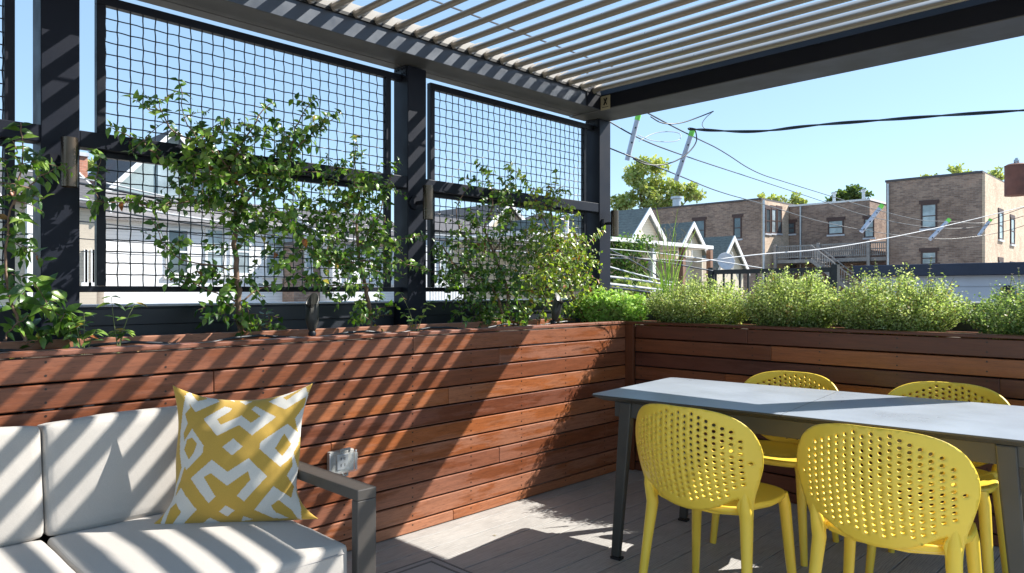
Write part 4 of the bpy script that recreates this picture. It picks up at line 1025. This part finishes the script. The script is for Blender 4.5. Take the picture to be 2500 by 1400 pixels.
# --- porch with white roof edge + ivy
xP = -12.0
Pa = atx(1493, 579, xP); Pb = atx(1742, 604, xP)
PO = empty('porch', 'flat roofed back porch with white roof edge, brown posts and cream wall', 'porch', (xP-2, (Pa.y+Pb.y)/2, GZ))
y0, y1 = Pa.y-4, Pb.y
mb = MB(); mb.box(xP-4, xP, y0, y1, 2.98, 3.12); P(mb.build('roof', M['white_paint']), PO)
mb = MB(); mb.box(xP-3.9, xP-3.7, y0, y1-.3, GZ, 2.97); mb.box(xP-3.6, xP-.2, y1-.6, y1-.5, GZ, 2.6); P(mb.build('wall', M['cream']), PO)
for px in (1668, 1735):
    p = atx(px, 640, xP-.3); mb = MB(); mb.box(xP-.45, xP-.25, p.y-.1, p.y+.1, GZ, 2.97); P(mb.build('post', M['brownpost']), PO)
p = atx(1592, 640, xP-.3); mb = MB(); mb.box(xP-.4, xP-.2, p.y-.1, p.y+.1, GZ, 2.97); P(mb.build('post', M['white_paint']), PO)
mb = MB(); pa, pb = atx(1675, 640, xP-.6), atx(1730, 640, xP-.6); mb.box(xP-.75, xP-.6, pa.y, pb.y, GZ, 2.6); P(mb.build('screen_wall', M['beige_siding']), PO)
mb = MB(); pa, pb = atx(1500, 660, xP), atx(1668, 660, xP); mb.box(xP-.2, xP-.1, pa.y, pb.y, 1.05, 1.15)
for i in range(38): y = pa.y+(pb.y-pa.y)*i/38; mb.box(xP-.18, xP-.12, y, y+.05, .1, 1.05)
P(mb.build('railing', M['greywood']), PO)
# --- leaf clouds for far plants
def cloud(mb, c, rad, n, ls, cols, rr, squash=(1, 1, 1)):
    for i in range(n):
        while 1:
            v = Vector((rr.uniform(-1, 1), rr.uniform(-1, 1), rr.uniform(-1, 1)))
            if v.length < 1: break
        p = Vector(c)+Vector((v.x*rad*squash[0], v.y*rad*squash[1], v.z*rad*squash[2]))
        d = rdir(rr); s_ = d.orthogonal().normalized(); s_ = Matrix.Rotation(rr.uniform(0, 6.3), 3, d) @ s_; e = d.cross(s_); L_ = ls*rr.uniform(.6, 1.4)
        c_ = rr.choice(cols); k = rr.uniform(.75, 1.25)
        mb.add([p, p+s_*L_*.5+e*L_*.35, p+s_*L_, p+s_*L_*.5-e*L_*.35], [(0, 1, 2, 3)], (c_[0]*k, c_[1]*k, c_[2]*k))
rr = random.Random(77)
fo = MB()
for px in range(1496, 1592, 9):
    for py in (597, 612, 640, 665, 700):
        if py in (612, 640) and px > 1550: continue
        p = atx(px, py+rr.uniform(-8, 8), xP-.15-(.4 if py > 620 else 0)); cloud(fo, p, .38, 60, .12, [(.05, .12, .02), (.09, .18, .034), (.14, .2, .05)], rr)
IV = tag(fo.build('ivy', M['far_leaf']), 'dark ivy hanging over the left end of the back porch', 'ivy')
def tree(label, base, crown, seed, col, ls=.35, n=90, group=None, trunk_r=.25):
    rr = random.Random(seed); T = empty('tree', label, 'tree', (base[0], base[1], GZ), group=group); fo = MB(); st = MB()
    cz = sum(c[0].z for c in crown)/len(crown); fork = Vector((base[0], base[1], GZ+(cz-GZ)*.55))
    st.tube([(base[0], base[1], GZ), fork], [trunk_r*1.3, trunk_r], 8)
    for c, r_ in crown:
        m_ = fork.lerp(c, .5)+Vector((rr.uniform(-.5, .5), rr.uniform(-.5, .5), .4)); st.tube([fork, m_, c, c+(c-m_)*.08], [trunk_r*.6, trunk_r*.35, trunk_r*.15, .03], 5)
        for k in range(7):
            v = rdir(rr, .2)*r_*rr.uniform(.3, .8); st.tube([c, c+v], [trunk_r*.12, .02], 4, cap=False); cloud(fo, c+v, r_*.42, n, ls, col, rr, (1, 1, .7))
    P(st.build('trunk', M['bark']), T); P(fo.build('crown', M['far_leaf']), T)
YG = [(.38, .43, .13), (.47, .49, .18), (.29, .37, .12), (.53, .52, .22)]; DG = [(.06, .11, .034), (.10, .16, .04), (.14, .20, .05)]
def cr(lst, d, k=1): return [(atd(px, py, d), r_*k) for px, py, r_ in lst]
tree('large airy yellow green tree above the left end of the brick block', tuple(atd(1600, 700, 76))[:2], cr([(1565, 415, 1.6), (1600, 425, 1.9), (1560, 450, 2.0), (1620, 460, 2.0), (1580, 480, 2.0), (1530, 490, 1.3), (1660, 475, 1.6), (1695, 470, 1.2), (1640, 495, 1.8), (1510, 495, 1), (1600, 500, 2), (1545, 430, 1.2)], 76), 51, YG, .42, 60)
tree('small tree top showing over the roof right of the brick block corner', tuple(atd(1920, 700, 80))[:2], cr([(1865, 492, .9), (1885, 488, .9), (1935, 494, 1.1), (1955, 497, .8), (1900, 497, 1.0)], 80), 52, YG, .35, 40)
tree('dark green tree top over the recessed brick block', tuple(atd(2085, 700, 78))[:2], cr([(2057, 478, .8), (2075, 483, 1.3), (2092, 470, 1.1), (2095, 485, 1.2), (2040, 492, 1.0), (2112, 488, 1)], 78), 53, DG, .35, 55)
tree('pale tree top showing over the tall brick building', tuple(atd(2330, 700, 80))[:2], cr([(2330, 420, .9), (2345, 428, 1.1), (2360, 432, .8), (2260, 438, .7), (2300, 440, .9), (2425, 425, .9), (2440, 435, .9)], 80), 54, YG, .3, 26)
tree('green tree behind the brick chimney, seen through the widest trellis', tuple(atd(280, 700, 48))[:2], cr([(235, 410, 1.1), (260, 420, 1.2), (290, 405, 1.0), (320, 400, .8), (275, 445, 1.3), (240, 450, 1.2), (310, 430, 1)], 48), 55, YG, .25, 80)
tree('leafy tree growing behind the trellis near the corner post', tuple(atd(1345, 700, 20))[:2], cr([(1300, 705, .5), (1340, 700, .55), (1380, 690, .5), (1420, 650, .5), (1400, 620, .35), (1270, 700, .3), (1360, 720, .5)], 20), 56, YG, .11, 110, trunk_r=.08)
tree('low yellow green shrub tree below the cables beside the corner post', tuple(atd(1545, 720, 17))[:2], cr([(1510, 715, .3), (1545, 722, .35), (1580, 712, .3), (1520, 690, .2)], 17), 57, YG, .09, 70, trunk_r=.05)
# --- houses left, seen through the trellis
def xy(px, x): return atx(px, 700, x).y
def zz(px, py, x): return atx(px, py, x).z
xw = -25.0
WH = building('house', 'white clapboard house with grey pent roof behind the widest trellis panel', xw-6, xw, xy(254, xw), xy(722, xw), zz(480, 545, xw), 'white_siding', 'none')
mb = MB(); ya, yb = xy(254, xw), xy(722, xw); ze = zz(480, 545, xw)
mb.add([(xw+.4, ya-.3, ze), (xw+.4, yb+.3, ze), (xw-2.6, yb+.3, ze+1.25), (xw-2.6, ya-.3, ze+1.25), (xw+.4, ya-.3, ze-.1), (xw+.4, yb+.3, ze-.1), (xw-2.6, yb+.3, ze+1.1), (xw-2.6, ya-.3, ze+1.1)], [(0, 1, 2, 3), (7, 6, 5, 4), (0, 4, 5, 1), (1, 5, 6, 2), (2, 6, 7, 3), (3, 7, 4, 0)])
P(mb.build('roof', M['greyroof']), WH)
for a, b in ((405, 462), (500, 548), (560, 612), (645, 692)):
    y_a, y_b = xy(a, xw), xy(b, xw); windowp(WH, 'x', xw, y_a, zz(a, 672, xw), y_b-y_a, zz(a, 556, xw)-zz(a, 672, xw), frame='white_paint', glass='paleglass' if a > 480 else 'glass')
xg = -28.4
ya, yb = xy(225, xg), xy(590, xg)
GH = building('house', 'pale blue gabled upper house with white rakes above the grey pent roof', xg-8, xg, ya, yb, zz(300, 505, xg), 'blue_siding', 'gable', 'darkroof', 'x', 3.3, .35)
mb = MB(); mb.box(xg+.01, xg+.08, (ya+yb)/2-.6, (ya+yb)/2+.6, zz(300, 505, xg)+.5, zz(300, 505, xg)+1.9); P(mb.build('window', M['paleglass']), GH)
xb = -22.5
BH = building('house', 'beige clapboard house with tall narrow windows left of the white house', xb-7, xb, xy(30, xb), xy(236, xb)+.0, zz(215, 500, xb), 'beige_siding', 'gable', 'darkroof', 'y', 1.4, .3)
for a, b in ((204, 214), (221, 232)):
    windowp(BH, 'x', xb, xy(a, xb), zz(a, 690, xb), xy(b, xb)-xy(a, xb), zz(a, 610, xb)-zz(a, 690, xb), frame='white_paint', glass='glass')
mb = MB(); mb.box(xb+.01, xb+.35, xy(60, xb), xy(74, xb), GZ, zz(60, 490, xb)); P(mb.build('corner_board', M['white_paint']), BH)
xc = -33
C = empty('chimney', 'tall orange brick chimney left of the widest trellis panel', 'chimney', (xc, xy(205, xc), GZ)); mb = MB(); mb.box(xc-1, xc, xy(186, xc), xy(214, xc), GZ, zz(200, 382, xc)); P(mb.build('stack', M['redbrick']), C)
mb = MB(); mb.box(xc-1.1, xc+.1, xy(184, xc), xy(216, xc), zz(200, 382, xc)+.002, zz(200, 378, xc)+.1); P(mb.build('chimney_cap', M['coping']), C)
xk = -24
KB = building('brick_building', 'small brown brick building between the white houses, behind the upright shrub', xk-6, xk, xy(718, xk), xy(800, xk), zz(750, 600, xk), 'brick')
windowp(KB, 'x', xk, xy(742, xk), zz(742, 665, xk), xy(762, xk)-xy(742, xk), 1.6, frame='white_paint', glass='paleglass')
xd = -23
DH = building('house', 'white clapboard house with dark shingled roof behind the upright shrub', xd-6, xd, xy(812, xd), xy(1010, xd), zz(900, 590, xd), 'white_siding', 'gable', 'darkroof', 'y', 1.4, .4)
for a, b in ((840, 865), (935, 960)): windowp(DH, 'x', xd, xy(a, xd), zz(a, 690, xd), xy(b, xd)-xy(a, xd), 1.8, frame='white_paint', glass='glass')
xe = -22
EH = building('house', 'white clapboard house with flat eave right of the middle post', xe-5, xe, xy(1040, xe), xy(1292, xe), zz(1180, 575, xe), 'white_siding', 'hip', 'darkroof', 'y', 1.0, .4)
for a, b in ((1070, 1100), (1150, 1180), (1225, 1262)): windowp(EH, 'x', xe, xy(a, xe), zz(a, 690, xe), xy(b, xe)-xy(a, xe), 2.0, frame='white_paint', glass='paleglass')
xf = -27.5
A_ = atx(1238, 492, xf); hw = xy(1330, xf)-A_.y
FH = building('house', 'cream gabled house with dark shingled slope right of the middle post', xf-9, xf, A_.y-hw, A_.y+hw, A_.z-2.9, 'cream', 'gable', 'darkroof', 'x', 2.7, .3)
xh = -26
GH2 = building('house', 'low cream house with a dark flat roof left of the corner post', xh-6, xh, xy(1335, xh), xy(1480, xh), zz(1400, 570, xh), 'cream', 'hip', 'darkroof', 'y', 1.6, .4)
# neighbouring porch rail low behind the trellis
F_ = empty('railing', 'white picket railing low behind the trellis right of the middle post', 'railing', atx(1090, 720, -9)); mb = MB(); ya, yb = xy(1050, -9), xy(1130, -9)
z0_, z1_ = zz(1090, 745, -9)-.4, zz(1090, 692, -9); mb.box(-9.03, -8.97, ya, yb, z1_-.05, z1_); mb.box(-9.03, -8.97, ya, yb, z0_, z0_+.05)
for i in range(12): y = ya+(yb-ya)*i/11.5; mb.box(-9.02, -8.98, y, y+.04, z0_+.051, z1_-.051)
P(mb.build('pickets', M['white_paint']), F_)
# --- neighbouring roof deck rail (black) and garage
yq = CAM.y+15.5
RL = empty('deck_railing', 'black metal railing of the neighbouring roof deck behind the herb bushes', 'railing', (-4.2, yq, GZ))
xA, xB = xa(1738, yq), xa(2040, yq)
mb = MB(); mb.box(xA, xB, yq-.05, yq+.05, 1.64, 1.745); mb.box(xA, xB, yq-.03, yq+.03, .72, .77); P(mb.build('rails', M['black']), RL)
mb = MB()
for i in range(14): x = xA+(xB-xA)*(i+.5)/14; mb.box(x-.02, x+.02, yq-.02, yq+.02, .771, 1.639)
P(mb.build('balusters', M['black']), RL)
for x in (xA, xB): mb = MB(); mb.box(x-.06, x+.06, yq-.08, yq+.08, .3, 1.80); P(mb.build('post', M['black']), RL)
NB = building('garage', 'grey white neighbouring garage roof under the black railing', xA-1, xa(2100, yq)-.0, yq-.3, yq+6, .35, 'lightblue_siding', 'flat', trim='coping', cat='garage')
yg = CAM.y+12
GX0 = xa(2106, yg)
GA = building('garage', 'pale blue white clapboard garage with a navy fascia at the right edge', GX0, 7, yg, yg+6, zt(2300, 674, yg), 'lightblue_siding', 'none', cat='garage')
mb = MB(); mb.box(GX0-.12, 7, yg-.12, yg+6, zt(2300, 674, yg)+.001, zt(2300, 645, yg)); P(mb.build('fascia', M['navy'], bevel=.01), GA)
mb = MB(); mb.box(GX0-.001, GX0+.1, yg-.02, yg-.001, GZ, zt(2300, 674, yg)); P(mb.build('corner_board', M['white_paint']), GA)
mb = MB(); a0, a1 = xa(2444, yg), xa(2478, yg); zb, ztp = zt(2460, 760, yg), zt(2460, 697, yg); r_ = (a1-a0)/2
poly = [(a0, zb), (a1, zb)]+[((a0+a1)/2+r_*math.cos(R(k*15)), ztp-r_+r_*math.sin(R(k*15))) for k in range(13)]
mb.prism(poly, yg-.03, yg-.005, 'y'); P(mb.build('arched_opening', M['black']), GA)
# --- utility pole with transformer
pp = atd(2512, 700, 17); UP = empty('utility_pole', 'brown wooden utility pole with a rusty transformer at the right edge', 'utility pole', (pp.x, pp.y, GZ))
mb = MB(); mb.tube([(pp.x, pp.y, GZ), (pp.x+.05, pp.y, 7)], [.13, .10], 10); P(mb.build('pole', M['pole']), UP)
tq = atd(2482, 478, 16.5); ttop = atd(2482, 405, 16.5).z
mb = MB(); mb.tube([tq, (tq.x, tq.y, ttop)], .24, 20); mb.tube([(tq.x, tq.y, ttop), (tq.x, tq.y, ttop+.04)], [.25, .18], 20); P(mb.build('transformer', M['rust']), UP)
mb = MB(); mb.tube([(tq.x, tq.y, ttop+.04), (tq.x, tq.y, ttop+.18)], [.05, .03], 8); mb.tube([(tq.x-.05, tq.y, ttop+.1), (tq.x+.05, tq.y, ttop+.1)], .05, 8); P(mb.build('insulator', M['galv']), UP)
# --- cables
def cable(label, pts, r, mat='cable', name='cable', group='overhead cables', twist=0):
    """pts: (px,py,depth)"""
    q = [atd(*p) for p in pts]; q = smoothpoly([tuple(p) for p in q], 3); mb = MB()
    if twist:
        for ph in (0, math.pi):
            w = []
            for i, p in enumerate(q):
                a = i*twist+ph; w.append(p+FV*math.cos(a)*r*.9+Vector((0, 0, 1))*math.sin(a)*r*.9)
            mb.tube(w, r, 6)
    else: mb.tube(q, r, 5)
    o = mb.build(name, M[mat]); tag(o, label, 'cable', group); return o
cable('thick twisted black cable sagging across the sky to the right edge', [(1680, 315, 9), (1720, 318, 9), (1850, 324, 8.8), (1980, 306, 8.4), (2150, 294, 8), (2320, 281, 7.7), (2560, 266, 7.4)], .0105, twist=.45)
cable('upper wire running from below the beam through the tops of the white spacer bars', [(1560, 265, 8), (1640, 308, 9), (1700, 338, 9.5), (1760, 366, 11), (1840, 421, 13), (1920, 446, 14), (2120, 508, 19), (2250, 541, 21), (2300, 540, 22), (2400, 548, 23), (2430, 532, 23), (2520, 500, 22)], .009)
cable('middle wire sloping from the corner post to the white spacer bars at right', [(1480, 293, 8.5), (1560, 340, 8.8), (1660, 378, 9.5), (1820, 430, 13), (2000, 489, 17), (2120, 531, 19), (2280, 560, 22), (2400, 556, 23), (2520, 522, 22)], .009, 'cable')
cable('lower wire sloping from the corner post over the brick building', [(1480, 359, 8.5), (1545, 385, 8.5), (1655, 428, 9.5), (1755, 470, 12), (1860, 497, 15), (1990, 540, 18), (2130, 567, 19.5), (2260, 583, 21.5), (2330, 585, 22), (2440, 570, 23), (2520, 545, 22)], .009, 'cable')
cable('faint pale wire rising from the bushes to the right edge past the brick building', [(1700, 640, 14), (1860, 620, 16), (1990, 612, 17), (2140, 588, 19), (2330, 548, 21), (2520, 500, 22)], .012, 'cable_pale')
cable('black jumper loop hanging between the two nearest white spacer bars', [(1545, 388, 8.6), (1575, 403, 8.6), (1620, 405, 8.8), (1670, 385, 9), (1702, 350, 9.2), (1700, 325, 9.2), (1695, 315, 9.2)], .009)
cable('black jumper loop just under the far beam', [(1588, 285, 8.6), (1615, 303, 8.6), (1660, 303, 8.8), (1710, 285, 9), (1742, 272, 9)], .008)
cable('pale curled wire end beside the thick twisted cable', [(1742, 272, 9), (1722, 288, 9), (1712, 305, 9), (1722, 316, 9)], .006, 'cable_pale')
cable('pale wire loop between the two nearest white spacer bars', [(1558, 330, 8.6), (1590, 345, 8.7), (1640, 348, 8.8), (1664, 340, 8.9), (1660, 322, 9), (1600, 322, 8.9), (1560, 345, 8.6)], .005, 'cable_pale')
for i, (a, b, c, r_, mt, lab) in enumerate([
  ((1488, 608), (1650, 622), (1860, 655), .010, 'cable_pale', 'pale cable crossing the back porch just below its roof'),
  ((1488, 622), (1620, 640), (1740, 662), .016, 'cable', 'dark cable crossing the back porch to the black railing'),
  ((1488, 630), (1600, 632), (1700, 640), .007, 'cable_pale', 'thin pale wire crossing the middle of the back porch'),
  ((1488, 610), (1550, 640), (1612, 678), .014, 'cable', 'dark cable dropping steeply from the corner post to the grass clump'),
  ((1488, 652), (1560, 672), (1640, 690), .014, 'cable_pale', 'pale cable sloping down behind the grass clump'),
  ((1488, 676), (1560, 684), (1640, 698), .020, 'cable_pale', 'thick pale cable above the cable bundle by the corner post'),
  ((1488, 694), (1560, 702), (1640, 712), .024, 'cable_pale', 'upper thick cable of the bundle low beside the corner post'),
  ((1488, 702), (1560, 710), (1640, 722), .022, 'cable', 'lower dark cable of the bundle low beside the corner post')]):
    cable(lab, [(a[0], a[1], 12), (b[0], b[1], 13), (c[0], c[1], 14)], r_, mt)
labs = ['top', 'second', 'third', 'fourth', 'fifth', 'sixth', 'lowest']
mats = ['cable_pale', 'cable', 'cable_pale', 'cable', 'cable', 'cable', 'cable']
for i, (ya, ym, yb, r_) in enumerate([(432, 492, 560, .016), (446, 500, 572, .022), (486, 530, 590, .022), (504, 545, 604, .016), (540, 570, 625, .010), (584, 600, 640, .008), (615, 628, 650, .007)]):
    cable('%s of the dark cables sloping behind the widest trellis panel' % labs[i], [(60, ya-14, 11), (195, ya, 11.5), (450, ym, 12.5), (720, yb-22, 14), (990, yb+10, 15.5), (1250, yb+25, 17), (1440, yb+40, 18)], r_, mats[i])
# --- spacer bars on the wires
def spacer(label, a, b, d, r):
    A = atd(a[0], a[1], d); B = atd(b[0], b[1], d+.1); T = empty('line_spacer', label, 'line spacer', B, group='white spacer bars on the wires')
    mb = MB(); mb.tube([A, B], r, 8); P(mb.build('bar', M['spacer']), T)
    mb = MB(); mb.tube([A+(B-A)*.0+(A-B)*.01, A+(B-A)*.12], r*1.12, 8); P(mb.build('end_marker', M['lime']), T)
    for f in (.30, .62, .9): mb = MB(); c = A.lerp(B, f); mb.tube([c-FV*r*.8, c-FV*r*1.25], r*.32, 8); P(mb.build('clip', M['black']), T)
spacer('near white spacer bar hanging right beside the corner post', (1559, 280), (1531, 392), 8.7, .031)
spacer('near white spacer bar where the thick twisted cable ends', (1691, 318), (1650, 442), 9.3, .033)
spacer('white spacer bar in front of the recessed brick block', (2154, 501), (2102, 567), 19.3, .055)
spacer('white spacer bar in front of the tall brick building windows', (2318, 536), (2269, 586), 21.8, .055)
spacer('rightmost white spacer bar, against the sunlit brick wall', (2419, 536), (2389, 576), 23, .05)
